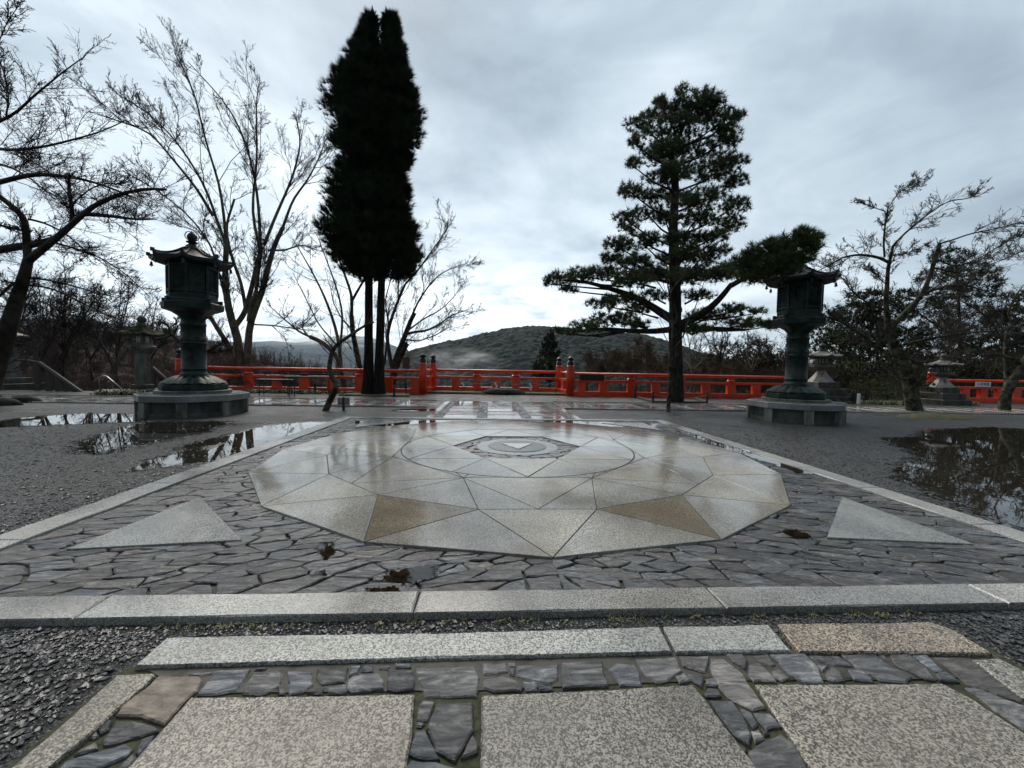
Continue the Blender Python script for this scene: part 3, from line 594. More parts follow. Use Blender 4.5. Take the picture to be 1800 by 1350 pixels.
m, b = new_mat('gravel_wet'); v = objco(); vo = nn('ShaderNodeTexVoronoi'); val(vo, 'Scale', 95); L.new(v, vo.inputs['Vector']); pc = nn('ShaderNodeSeparateColor'); L.new(vo.outputs['Color'], pc.inputs[0])
setc(b, ramp(pc.outputs[0], [(0.0, (0.008, 0.008, 0.008)), (0.7, (0.024, 0.023, 0.021)), (1.0, (0.09, 0.085, 0.075))])); b.inputs['Roughness'].default_value = 0.13; bump(b, math_('MULTIPLY', vo.outputs['Distance'], -1.0), 0.5, 0.006)
def margin(poly, amp, seed, bias):
    o = puddle('wet_gravel', poly, amp, 0.016, 'gravel_wet', 0.003, seed=seed, bias=bias)
margin(gl([(-20, 745), (60, 733), (150, 727), (245, 729), (245, 741), (160, 744), (60, 749), (-20, 752)]), 0.16, 2, 0.07)
puddle('puddle', gl([(-20, 745), (60, 733), (150, 727), (245, 729), (245, 741), (160, 744), (60, 749), (-20, 752)]), 0.16, 0.014, seed=2)
margin(gl([(125, 790), (170, 766), (215, 752), (250, 741), (330, 741), (405, 741), (370, 757), (300, 772), (235, 782), (190, 794)]), 0.2, 5, 0.07)
puddle('puddle', gl([(125, 790), (170, 766), (215, 752), (250, 741), (330, 741), (405, 741), (370, 757), (300, 772), (235, 782), (190, 794)]), 0.2, 0.012, seed=5)
margin(gl([(245, 825), (275, 806), (305, 800), (325, 786), (400, 765), (470, 749), (540, 743), (590, 741), (520, 766), (430, 800), (335, 814)]), 0.13, 9, 0.07)
puddle('puddle', gl([(245, 825), (275, 806), (305, 800), (325, 786), (400, 765), (470, 749), (540, 743), (590, 741), (520, 766), (430, 800), (335, 814)]), 0.13, 0.010, seed=9, bias=0.02)
margin(gl([(1555, 775), (1600, 768), (1650, 756), (1720, 752), (1900, 756), (2100, 800), (2000, 950), (1860, 948), (1760, 915), (1680, 884), (1600, 848), (1570, 826), (1630, 806), (1600, 790)]), 0.22, 14, 0.07)
puddle('puddle', gl([(1555, 775), (1600, 768), (1650, 756), (1720, 752), (1900, 756), (2100, 800), (2000, 950), (1860, 948), (1760, 915), (1680, 884), (1600, 848), (1570, 826), (1630, 806), (1600, 790)]), 0.22, 0.012, seed=14, bias=0.02)
margin(gl([(700, 719), (830, 718), (840, 722), (690, 723)]), 0.08, 15, 0.07)
puddle('puddle', gl([(700, 719), (830, 718), (840, 722), (690, 723)]), 0.08, 0.012, seed=15)
for k, (pp, a) in enumerate((([(670, 1030), (690, 1012), (770, 1006), (775, 1022), (740, 1034)], 0.05), ([(548, 968), (575, 960), (590, 972), (572, 992), (558, 982)], 0.03), ([(640, 1044), (690, 1040), (700, 1050), (650, 1052)], 0.02), ([(1370, 940), (1400, 938), (1425, 950), (1400, 952)], 0.02), ([(548, 1012), (570, 1010), (575, 1020), (550, 1020)], 0.02))):
    puddle('slate_puddle', gl(pp), a, 0.005, 'puddle_brown', 0.0035 + 0.021, 0.12, 20 + k)
puddle('slate_puddle', gl([(718, 1006), (760, 1002), (756, 1016), (724, 1018)]), 0.02, 0.005, 'puddle_water', 0.004 + 0.021, 0.12, 31)
puddle('slate_puddle', gl([(620, 742), (760, 741), (1000, 742), (1160, 747), (1150, 754), (900, 749), (700, 752), (625, 752)]), 0.09, 0.012, 'puddle_water', 0.003 + 0.021, 0.25, 40, -0.03)
puddle('slate_puddle', gl([(1180, 758), (1260, 772), (1380, 815), (1440, 838), (1400, 836), (1330, 812), (1240, 780)]), 0.07, 0.010, 'puddle_water', 0.003 + 0.021, 0.2, 43, -0.02)

ICO = np.array([(0, 0, 1), (0.894, 0, 0.3), (0.276, 0.851, 0.3), (-0.724, 0.526, 0.3), (-0.724, -0.526, 0.3), (0.276, -0.851, 0.3)])
ICF = np.array([(0, 1, 2), (0, 2, 3), (0, 3, 4), (0, 4, 5), (0, 5, 1)])
def pebbles(name, n, sampler, smin, smax, z0=0.0):
    P = sampler(n); n = len(P); s_ = rng.uniform(smin, smax, n) * rng.choice([0.7, 1, 1.5], n, p=[.5, .4, .1]); a = rng.uniform(0, 6.28, n); ca, sa = np.cos(a), np.sin(a)
    B = np.concatenate([ICO, ICO[1:] * [1.05, 1.05, -1.2]]); fl = [(1 + k, 1 + (k + 1) % 5, 6 + (k + 1) % 5) for k in range(5)] + [(1 + k, 6 + (k + 1) % 5, 6 + k) for k in range(5)]
    B2 = B[None] * np.stack([rng.uniform(.8, 1.5, n), rng.uniform(.6, 1, n), rng.uniform(.4, .8, n)], -1)[:, None]; B2 = B2 + rng.normal(0, 0.12, B2.shape); B2 *= s_[:, None, None]
    X = B2[..., 0] * ca[:, None] - B2[..., 1] * sa[:, None]; Y = B2[..., 0] * sa[:, None] + B2[..., 1] * ca[:, None]
    V_ = np.stack([X + P[:, 0:1], Y + P[:, 1:2], B2[..., 2] + z0 + s_[:, None] * 0.25], -1); F_ = np.concatenate([ICF, np.array(fl)])
    FF = (F_[None] + (np.arange(n) * 11)[:, None, None]).reshape(-1, 3)
    return tag(np_mesh(name, V_.reshape(-1, 3), FF, 'pebble'), 'loose dark grey pebbles lying over the gravel yard', 'gravel', kind='stuff')
def near_left(n):
    P = np.stack([rng.uniform(-4.6, -1.5, n), rng.uniform(-4.2, -3.10, n)], -1)
    return P[(P[:, 0] < -1.53)]
def near_right(n): return np.stack([rng.uniform(1.53, 3.6, n), rng.uniform(-4.0, -3.10, n)], -1)
def strip(n): return np.stack([rng.uniform(-3, 3, n), rng.uniform(-3.26, -3.09, n)], -1)
def left_far(n):
    y = -3.1 + 5.5 * rng.uniform(0, 1, n) ** 1.8; return np.stack([-3.02 - rng.uniform(0, 1, n) ** 1.4 * 4.0, y], -1)
def right_far(n):
    y = -3.1 + 5.5 * rng.uniform(0, 1, n) ** 1.8; return np.stack([3.02 + rng.uniform(0, 1, n) ** 1.4 * 2.4, y], -1)
pebbles('loose_gravel', 17000, near_left, 0.005, 0.011)
pebbles('loose_gravel', 7000, near_right, 0.005, 0.011)
pebbles('loose_gravel', 5000, strip, 0.004, 0.009)
pebbles('loose_gravel', 15000, left_far, 0.005, 0.010)
pebbles('loose_gravel', 7000, right_far, 0.005, 0.010)
# weeds along the front kerb
def blades(name, centres, B, ln, wd, mat, parent=None, droop=0.6, spread=1.0, kind=None):
    n = len(centres) * B; c = np.repeat(np.asarray(centres, float), B, axis=0) + np.concatenate([rng.normal(0, 0.25 * ln, (n, 2)), np.zeros((n, 1))], 1)
    a = rng.uniform(0, 6.28, n); l = ln * rng.uniform(0.5, 1.15, n); d = np.stack([np.cos(a), np.sin(a), np.zeros(n)], -1); s_ = np.stack([-np.sin(a), np.cos(a), np.zeros(n)], -1) * (wd * 0.5)
    out = rng.uniform(0.25, 1.0, n)[:, None] * spread; up = np.array([0, 0, 1.0])
    p1 = c + (d * out * 0.35 + up * 0.55) * l[:, None]; p2 = c + (d * out * 0.8 + up * (0.62 - droop * 0.25 * out)) * l[:, None]; p3 = c + (d * out * 1.15 + up * (0.5 - droop * 0.62 * out)) * l[:, None]
    V_ = np.stack([c - s_, c + s_, p1 - s_, p1 + s_, p2 - s_ * .8, p2 + s_ * .8, p3 - s_ * .15, p3 + s_ * .15], 1)
    F_ = np.array([(0, 1, 3, 2), (2, 3, 5, 4), (4, 5, 7, 6)]); FF = (F_[None] + (np.arange(n) * 8)[:, None, None]).reshape(-1, 4)
    o = np_mesh(name, V_.reshape(-1, 3), FF, mat, parent)
    return tag(o, kind=kind) if kind else o
wp = [(rng.normal(x, 0.12), -3.085 - rng.uniform(0, .03), 0.0) for x in (-1.5, -1.1, -0.6, -0.2, 0.25, 0.6, 1.1, 1.4, -1.3) for _ in range(9)]
tag(blades('kerb_weeds', wp, 7, 0.022, 0.0025, 'blade', None, 0.5, 1.0), 'tiny weeds growing in the gravel along the front kerb', 'weeds', kind='stuff')

# ------------------------------------------------------------------ great bronze lanterns
def octp(R, k, c=(0, 0)): a = rad(22.5 + 45 * k); return (c[0] + R * math.cos(a), c[1] + R * math.sin(a))
def bronze_lantern(cx, cy, label):
    t = thing('bronze_lantern', (cx, cy, 0), label, 'lantern', 'great bronze lanterns on stone platforms'); c = (cx, cy, 0); n8 = rad(22.5)
    m = MB(); m.lathe(c, [(0.80, -0.02), (0.80, 0.27)], 8, n8)
    for k in range(8):                                      # corner piers proud of the dark panels
        a, b_ = octp(0.80, k, c), octp(0.80, k + 1, c); mx, my = (a[0] + b_[0]) / 2, (a[1] + b_[1]) / 2; an = rad(45 * k + 45)
        m.box((mx + 0.022 * math.cos(an), my + 0.022 * math.sin(an), 0.030), (0.07, 0.5, 0.08), an)
    pl = m.build('platform', 'stone_dark', t, bevel=0.006)
    for k in range(8):
        x, y = octp(0.80, k, c); q = MB(); q.box((x, y, 0.120), (0.135, 0.15, 0.284), rad(22.5 + 45 * k)); q.build('corner_pier', 'stone_pier', pl, bevel=0.006)
    m = MB(); m.lathe(c, [(0.82, 0.262), (0.90, 0.272), (0.90, 0.375), (0.88, 0.392), (0.3, 0.400)], 8, n8); m.build('capstone', 'platform_top', pl)
    m = MB(); m.lathe(c, [(0.60, 0.385), (0.60, 0.445), (0.585, 0.452), (0.3, 0.454)], 24, n8); m.build('stone_step', 'stone_mid', t)
    m = MB(); m.lathe(c, [(0.53, 0.45), (0.545, 0.47), (0.545, 0.555), (0.50, 0.575)], 8, n8); lb = m.build('lotus_base', 'bronze', t, bevel=0.006)
    m = MB()
    for k in range(16):                                     # lotus petals
        a = rad(22.5 * k); vs = []; fs = []
        for i in range(7):
            u = i / 6; r = 0.515 - 0.29 * u; z = 0.575 + 0.135 * math.sin(u * 1.45) ; wv = 0.098 * math.sin(math.pi * min(1, 0.32 + u * 0.62)) * (1.05 - 0.45 * u)
            for s_ in (-1, -.5, 0, .5, 1):
                ox = wv * s_; zz = z + 0.018 * (1 - s_ * s_) ; vs.append((cx + r * math.cos(a) - ox * math.sin(a), cy + r * math.sin(a) + ox * math.cos(a), zz))
        for i in range(6):
            for j in range(4): q = i * 5 + j; fs.append((q, q + 1, q + 6, q + 5))
        m.add(vs, fs)
    m.lathe(c, [(0.50, 0.56), (0.44, 0.60), (0.32, 0.665), (0.24, 0.70), (0.22, 0.73)], 32); m.build('petals', 'bronze', lb, True)
    m = MB(); m.lathe(c, [(0.222, 0.70), (0.222, 0.76), (0.200, 0.765), (0.196, 0.83), (0.204, 0.835), (0.204, 0.85), (0.196, 0.855), (0.194, 1.32), (0.205, 1.33), (0.205, 1.345), (0.196, 1.35), (0.196, 1.38), (0.205, 1.385), (0.205, 1.40), (0.194, 1.41), (0.196, 1.66), (0.206, 1.665), (0.206, 1.70), (0.192, 1.71), (0.192, 1.82)], 40); col = m.build('column', 'bronze', t, True)
    for k in range(6):                                      # cast medallions round the column
        a = rad(60 * k + 20); m = MB()
        for j in range(8):
            b_ = j / 8 * 2 * math.pi; m.tube([(cx + 0.203 * math.cos(a + 0.33 * math.cos(q)), cy + 0.203 * math.sin(a + 0.33 * math.cos(q)), 1.365 + 0.075 * math.sin(q)) for q in (b_, b_ + 0.79)], 0.007, 4)
        m.build('medallion', 'bronze', col)
    m = MB(); m.lathe(c, [(0.20, 1.79), (0.25, 1.85), (0.34, 1.91), (0.47, 1.955), (0.485, 1.965), (0.495, 2.065), (0.47, 2.085), (0.42, 2.09), (0.42, 2.13), (0.41, 2.15), (0.34, 2.16)], 8, n8); fl = m.build('flared_table', 'bronze', t, bevel=0.004)
    for k in range(8):
        x, y = octp(0.44, k, c); m = MB(); m.box((x, y, 2.10), (0.05, 0.05, 0.11), rad(22.5 + 45 * k)); m.build('corner_bracket', 'bronze', fl)
    m = MB(); m.lathe(c, [(0.395, 2.13), (0.395, 2.24), (0.37, 2.25), (0.365, 2.80)], 8, n8); fb_ = m.build('firebox', 'bronze', t)
    for k in range(8):                                      # framed panels: lattice and relief figures alternately
        m = MB(); a, b_ = np.array(octp(0.372, k, c)), np.array(octp(0.372, k + 1, c)); u = (b_ - a) / np.linalg.norm(b_ - a); mid = (a + b_) / 2; an = rad(45 * k + 45); nrm_ = np.array([math.cos(an), math.sin(an)]); hw = np.linalg.norm(b_ - a) / 2
        m.box((*octp(0.382, k, c), 2.515), (0.042, 0.042, 0.57), rad(22.5 + 45 * k))
        for zz, h_ in ((2.29, 0.035), (2.745, 0.035), (2.20, 0.03)): m.box((mid[0] + nrm_[0] * 0.014, mid[1] + nrm_[1] * 0.014, zz), (0.03, hw * 1.75, h_), an)
        for s_ in (-1, 1): q = mid + u * s_ * (hw - 0.035) + nrm_ * 0.006; m.box((q[0], q[1], 2.515), (0.02, 0.02, 0.42), an)
        if k % 2:
            for i in range(-3, 8):
                for s_ in (-1, 1):
                    x0, x1 = -hw + .04, hw - .04; zA = 2.31 + i * 0.055; p0 = mid + u * x0 * s_ + nrm_ * 0.010; p1 = mid + u * x1 * s_ + nrm_ * 0.010; z0, z1 = zA, zA + (x1 - x0)
                    f0 = max(0, (2.31 - z0) / (z1 - z0)); f1 = min(1, (2.60 - z0) / (z1 - z0))
                    if f1 > f0: A_, B_ = p0 + (p1 - p0) * f0, p0 + (p1 - p0) * f1; m.tube([(A_[0], A_[1], z0 + (z1 - z0) * f0), (B_[0], B_[1], z0 + (z1 - z0) * f1)], 0.0045, 4)
            cc = mid + nrm_ * 0.012; m.tube([(cc[0] + u[0] * 0.055 * math.cos(q), cc[1] + u[1] * 0.055 * math.cos(q), 2.665 + 0.05 * math.sin(q)) for q in np.linspace(0, 6.283, 14)], 0.008, 5)
        else:
            for i in range(16):
                q = mid + u * random.uniform(-hw + .07, hw - .07) + nrm_ * 0.006; z_ = random.uniform(2.34, 2.66); m.tube([(q[0], q[1], z_), (q[0] + u[0] * random.uniform(-.05, .05), q[1] + u[1] * random.uniform(-.05, .05), z_ + random.uniform(.02, .07))], 0.009, 5)
        m.build('panel', 'bronze', fb_)
    # roof with upturned corners
    nA, nR = 64, 9; vs = []
    def rz(u, cr): return 3.085 - 0.215 * (1 - max(0, 1 - u) ** 1.7) + 0.045 * cr ** 5 * u ** 3
    for j in range(nR):
        u = j / (nR - 1)
        for i in range(nA):
            th = 2 * math.pi * i / nA + n8; q = (th - n8) % (math.pi / 4) - math.pi / 8; R0 = math.cos(math.pi / 8) / math.cos(q); cr = (abs(q) / (math.pi / 8)); r = (0.15 + 0.48 * u) * R0 * (1 + 0.04 * cr ** 4 * u ** 3); vs.append((cx + r * math.cos(th), cy + r * math.sin(th), rz(u, cr)))
    for rr, dz in ((0.622, -0.055), (0.56, -0.075), (0.40, -0.07), (0.36, -0.06)):
        for i in range(nA):
            th = 2 * math.pi * i / nA + n8; q = (th - n8) % (math.pi / 4) - math.pi / 8; R0 = math.cos(math.pi / 8) / math.cos(q); cr = (abs(q) / (math.pi / 8)); u = (rr - 0.15) / 0.48; r = rr * R0 * (1 + 0.04 * cr ** 4 * u ** 3); vs.append((cx + r * math.cos(th), cy + r * math.sin(th), rz(1, cr * u) + dz))
    fs = [(j * nA + i, j * nA + (i + 1) % nA, (j + 1) * nA + (i + 1) % nA, (j + 1) * nA + i) for j in range(nR + 3) for i in range(nA)]
    m = MB(); m.add(vs, fs); rf = m.build('roof', 'bronze_roof', t, False)
    m = MB()
    for k in range(8):
        th = rad(22.5 + 45 * k); m.tube([(cx + (0.15 + 0.48 * u) * (1 + 0.04 * u ** 3) * math.cos(th), cy + (0.15 + 0.48 * u) * (1 + 0.04 * u ** 3) * math.sin(th), rz(u, 1) + 0.014) for u in (0, .15, .3, .45, .6, .75, .88, 1.0, 1.03)], 0.017, 6)
        x, y = octp(0.65, k, c); m.box((x, y, rz(1, 1) + 0.015), (0.05, 0.04, 0.06), rad(22.5 + 45 * k))
    m.build('ridge', 'bronze_roof', rf)
    for k in range(8):
        x, y = octp(0.605, k, c); m = MB(); m.lathe((x, y, 2.70), [(0.004, 0.17), (0.004, 0.10), (0.018, 0.09), (0.022, 0.05), (0.030, 0.03), (0.030, 0.022)], 8); m.tube([(x, y, 2.745), (x, y, 2.70)], 0.006, 4); m.build('wind_bell', 'bronze', rf)
    m = MB(); m.lathe(c, [(0.155, 3.06), (0.155, 3.11), (0.13, 3.125), (0.10, 3.165), (0.06, 3.185), (0.055, 3.205), (0.095, 3.225), (0.10, 3.235), (0.06, 3.25), (0.05, 3.262)], 8, n8); fn = m.build('finial', 'bronze', t)
    m = MB(); m.lathe(c, [(0.03, 3.255), (0.065, 3.275), (0.082, 3.315), (0.075, 3.355), (0.045, 3.395), (0.012, 3.43), (0.002, 3.45)], 20); m.build('jewel', 'bronze', fn, True)
    for k in range(4):
        a = rad(90 * k + 30); m = MB(); m.tube([(cx + 0.105 * math.sin(q) ** 0.8 * math.cos(a), cy + 0.105 * math.sin(q) ** 0.8 * math.sin(a), 3.345 - 0.088 * math.cos(q)) for q in np.linspace(0.35, 3.0, 12)], 0.008, 5)
        for q in (1.0, 1.6, 2.2): p = (cx + 0.105 * math.sin(q) * math.cos(a), cy + 0.105 * math.sin(q) * math.sin(a), 3.345 - 0.088 * math.cos(q)); m.tube([p, (p[0] + .022 * math.cos(a), p[1] + .022 * math.sin(a), p[2] + .022)], [0.007, 0.001], 4)
        m.build('flame', 'bronze', fn)
    return t
cL = G(341, 726); cR = G(1397, 738)
bronze_lantern(cL[0] + 0.0, cL[1] + 0.02, 'tall dark green bronze lantern on an octagonal stone platform, left of the paved star')
bronze_lantern(cR[0] + 0.0, cR[1] + 0.02, 'tall dark bronze lantern on an octagonal stone platform, partly hidden by a pine branch')
print('lantern', cL, cR)

# ------------------------------------------------------------------ vermilion balustrade
YB = 9.4; PW = F / (YB - CAM[1])
def xat(px, Y): return PY(px, 690, Y)[0]
def giboshi(x, y, root, r=0.132, top=1.45):
    m = MB(); m.lathe((x, y, 0), [(r * 1.06, -0.1), (r * 1.05, 0.7), (r * 0.97, 1.02), (r * 0.95, 1.08)], 24); p = m.build('post', 'red_paint', root, True)
    m = MB(); m.lathe((x, y, 0), [(r * 0.965, 0.985), (r * 0.985, 1.0), (r * 0.96, 1.02), (r * 0.93, 1.08), (r * 0.96, 1.085), (r * 0.96, 1.10), (r * 0.92, 1.11), (r * 0.90, 1.18), (r * 0.8, 1.215), (r * 0.5, 1.24), (r * 0.45, 1.255), (r * 0.8, 1.275), (r * 0.84, 1.30), (r * 0.75, 1.335), (r * 0.45, 1.37), (r * 0.15, 1.39), (0.004, 1.41)], 24); m.build('cap', 'black_cap', p, True)
def rail_run(root, p, q, posts, struts, z0=0.0):
    p = np.array(p, float); q = np.array(q, float); d = q - p; l = np.linalg.norm(d); u = d / l; an = math.atan2(u[1], u[0]); mid = (p + q) / 2
    m = MB(); m.tube([(*p, z0 + 0.785), (*mid, z0 + 0.785), (*q, z0 + 0.785)], 0.052, 12); m.build('top_rail', 'red_paint', root, True)
    m = MB(); m.box((*mid, z0 + 0.535), (l, 0.12, 0.085), an); m.build('middle_rail', 'red_paint', root, bevel=0.006)
    m = MB(); m.box((*mid, z0 + 0.08), (l, 0.20, 0.20), an); m.build('base_beam', 'red_paint', root, bevel=0.008)
    for s_ in posts:
        x, y = p + u * s_; m = MB(); m.box((x, y, z0 + 0.335), (0.29, 0.13, 0.31), an)
        m.lathe((x, y, z0), [(0.12, 0.57), (0.15, 0.60), (0.155, 0.625), (0.12, 0.655), (0.105, 0.68), (0.14, 0.72), (0.14, 0.75)], 12)
        m.v = [((vx - x) * 1 + x, y + (vy - y) * (0.55 if vz > z0 + 0.56 else 1), vz) for vx, vy, vz in m.v]; m.build('baluster', 'red_paint', root)
    for s_ in struts:
        x, y = p + u * s_; m = MB(); m.box((x, y, z0 + 0.335), (0.29, 0.125, 0.31), an); m.build('strut', 'red_paint', root, bevel=0.004)
xa, xb = xat(743, YB), xat(1002, YB)
left = xat(317, YB)
t = thing('vermilion_balustrade', ((left + xa) / 2, YB, 0), 'vermilion balustrade running behind the left bronze lantern and the twin cedar', 'balustrade')
giboshi(left, YB, t); giboshi(xa, YB, t)
pf_ = [xat(p, YB) - left for p in (437, 535, 632)]; sf_ = [xat(p, YB) - left for p in (388, 487, 583, 683, 729)]
rail_run(t, (left, YB), (xa, YB), pf_, sf_)
xr_end = xat(1400, YB)
t = thing('vermilion_balustrade', ((xb + xr_end) / 2, YB, 0), 'vermilion balustrade behind the big pine, with a dark board hung near its post', 'balustrade')
giboshi(xb, YB, t); rail_run(t, (xb, YB), (xr_end, YB), [xat(p, YB) - xb for p in (1109, 1197, 1284)] , [xat(p, YB) - xb for p in (1022, 1060, 1152, 1240, 1328, 1372)])
YC = 10.75; xc0, xc1 = xat(761, YC), xat(982, YC)
t = thing('vermilion_balustrade', ((xc0 + xc1) / 2, YC, 0), 'set-back middle bay of vermilion balustrade between two pairs of black-capped posts', 'balustrade')
giboshi(xc0, YC, t, 0.125); giboshi(xc1, YC, t, 0.125)
rail_run(t, (xc0, YC), (xc1, YC), [xat(p, YC) - xc0 for p in (838, 906.5)], [xat(p, YC) - xc0 for p in (801, 872, 941)], 0.03)
rail_run(t, (xa, YB), (xc0, YC), [], [0.75], 0.03); rail_run(t, (xb, YB), (xc1, YC), [], [0.75], 0.03)
YR = 9.05; xf = xat(1638, YR)
t = thing('vermilion_balustrade', (xf + 3, YR, 0), 'vermilion balustrade at the far right with a white sign board', 'balustrade')
giboshi(xf, YR, t, 0.15); rail_run(t, (xf, YR), (xf + 9, YR), [1.95, 3.9, 5.9, 7.9], [0.55, 1.25, 2.6, 3.25, 4.9, 6.9])
for x, l in ((left, 0),):
    pass
t = thing('vermilion_post', (*PY(27, 668, 9.6)[:2], 0), 'red tapering post standing behind the stone lantern at the left edge', 'post')
m = MB(); p = PY(27, 668, 9.6); m.lathe((p[0], p[1], 0), [(0.15, -0.1), (0.14, 0.5), (0.10, 0.95), (0.08, 1.05)], 20); m.build('shaft', 'red_paint', t, True)
m = MB(); m.lathe((p[0], p[1], 0), [(0.082, 1.03), (0.09, 1.1), (0.05, 1.16), (0.01, 1.22)], 16); m.build('cap', 'black_cap', t, True)

# ------------------------------------------------------------------ trees
def resample(P, K):
    P = np.asarray(P, float); n = len(P); d = np.r_[0, np.cumsum(np.linalg.norm(np.diff(P, axis=0), axis=1))]; t = np.linspace(0, d[-1], K)
    Q = np.stack([np.interp(t, d, P[:, i]) for i in range(P.shape[1])], -1)
    Q[1:-1] = 0.25 * Q[:-2] + 0.5 * Q[1:-1] + 0.25 * Q[2:]; return Q
def multi_tube(P, R, n):
    N_, K = P.shape[:2]; T = np.gradient(P, axis=1); T /= np.linalg.norm(T, axis=2, keepdims=True) + 1e-9
    ref = np.tile(np.array([0.3, 0.9, 0.31]), (N_, K, 1)); A = np.cross(T, ref); A /= np.linalg.norm(A, axis=2, keepdims=True) + 1e-9; B = np.cross(T, A)
    an = np.arange(n) * 2 * math.pi / n
    V_ = P[:, :, None] + R[:, :, None, None] * (np.cos(an)[:, None] * A[:, :, None] + np.sin(an)[:, None] * B[:, :, None])
    i, j = np.meshgrid(np.arange(K - 1), np.arange(n), indexing='ij'); jn = (j + 1) % n
    F1 = np.stack([i * n + j, i * n + jn, (i + 1) * n + jn, (i + 1) * n + j], -1).reshape(-1, 4)
    return V_.reshape(-1, 3), (F1[None] + (np.arange(N_) * K * n)[:, None, None]).reshape(-1, 4)
def spawn(P, R, Ln, m, ang, lf, rf, K, rmin, up=0.1, jit=0.12, tmin=0.15, flat=1.0):
    N_, K0 = P.shape[:2]; idx = np.repeat(np.arange(N_), m); n = len(idx); t = rng.uniform(tmin, 1, n); f = t * (K0 - 1); i0 = np.minimum(f.astype(int), K0 - 2); fr = (f - i0)[:, None]
    p = P[idx, i0] * (1 - fr) + P[idx, i0 + 1] * fr; d = P[idx, i0 + 1] - P[idx, i0]; d /= np.linalg.norm(d, axis=1)[:, None] + 1e-9
    r = R[idx, i0] * (1 - fr[:, 0]) + R[idx, i0 + 1] * fr[:, 0]
    v = rng.normal(0, 1, (n, 3)); v -= (v * d).sum(1)[:, None] * d; v /= np.linalg.norm(v, axis=1)[:, None] + 1e-9
    a = rng.normal(ang, 0.22, n)[:, None]; c = np.cos(a) * d + np.sin(a) * v; c[:, 2] += up; c[:, 1] *= flat; c /= np.linalg.norm(c, axis=1)[:, None]
    l = lf * Ln[idx] * (1.15 - 0.65 * t) * rng.uniform(0.55, 1.25, n); st_ = l / (K - 1); Q = np.zeros((n, K, 3)); Q[:, 0] = p
    for k in range(1, K):
        c = c + rng.normal(0, jit, (n, 3)); c[:, 2] += up * 0.35; c /= np.linalg.norm(c, axis=1)[:, None]; Q[:, k] = Q[:, k - 1] + c * st_[:, None]
    r0 = np.maximum(rmin, r * rf); R_ = r0[:, None] * np.linspace(1, 0.45, K)[None]; R_ = np.maximum(R_, rmin * 0.6); return Q, R_, l
def limb3(spec, Y, K=14):
    pts, w0, w1, dy0, dy1 = spec; n = len(pts); out = []; rr = []
    for k, (x, y) in enumerate(pts):
        t = k / (n - 1); yy = Y + dy0 + (dy1 - dy0) * t; p = PY(x, y, yy); out.append(p)
    Q = resample(out, K); dep = (Q[:, 1] - CAM[1]); u = (Q[:, 0] - CAM[0]) / dep; T = np.gradient(Q, axis=0); vert = np.abs(T[:, 2]) / (np.linalg.norm(T, axis=1) + 1e-9)
    R = np.linspace(w0, w1, K) / 2 / F * dep / (1 + (np.sqrt(1 + u * u) - 1) * vert); return Q, R
def bare_tree(name, label, cat, Y, limbs, levels, bark, twig, group=None, base=None, rmin=0.004, K=14, dens=1.0, up=0.1, sides=10, extra=None, flat=1.0):
    LQ = [limb3(s, Y, K) for s in limbs]
    if extra: LQ += extra
    b0 = LQ[0][0][0]; t = thing(name, (b0[0], b0[1], b0[2]), label, cat, group)
    V_, F_ = multi_tube(np.array([q[0] for q in LQ]), np.array([q[1] for q in LQ]), sides)
    np_mesh('trunk', V_, F_, bark, t, True)
    P = np.array([q[0] for q in LQ]); R = np.array([q[1] for q in LQ]); Ln = np.linalg.norm(np.diff(P, axis=1), axis=2).sum(1)
    Ln = np.minimum(Ln, 4.5)
    vs, fs, o = [], [], 0
    L0 = (P, np.minimum(R, 0.022), np.minimum(Ln, 2.6))
    for li, (m, ang, lf, rf, K1, tmin) in enumerate(levels):
        P, R, Ln = spawn(P, np.minimum(R, 0.026), Ln, max(1, int(m * dens)), ang, lf, rf, K1, rmin * (1.5, 1.1, 0.9, 0.9)[min(li, 3)], up, 0.13, tmin, flat)
        v, f = multi_tube(P, R, 5 if li == 0 else 3); vs.append(v); fs.append(f + o); o += len(v)
    for m, lf, tm in ((9, 0.30, 0.3),):
        Q, R_, l_ = spawn(*L0, max(2, int(m * dens)), 0.8, lf, 0.35, 5, rmin, up, 0.15, tm, flat); v, f = multi_tube(Q, R_, 3); vs.append(v); fs.append(f + o); o += len(v)
        Q, R_, l_ = spawn(Q, R_, l_, 7, 0.7, 0.45, 0.7, 4, rmin * 0.9, up, 0.15, 0.1, flat); v, f = multi_tube(Q, R_, 3); vs.append(v); fs.append(f + o); o += len(v)
    np_mesh('crown', np.concatenate(vs), np.concatenate(fs), twig, t)
    return t
LV = [(6, 0.5, 0.60, 0.5, 10, 0.2), (7, 0.55, 0.45, 0.6, 8, 0.15), (6, 0.6, 0.46, 0.7, 6, 0.1), (4, 0.7, 0.45, 0.8, 4, 0.1)]
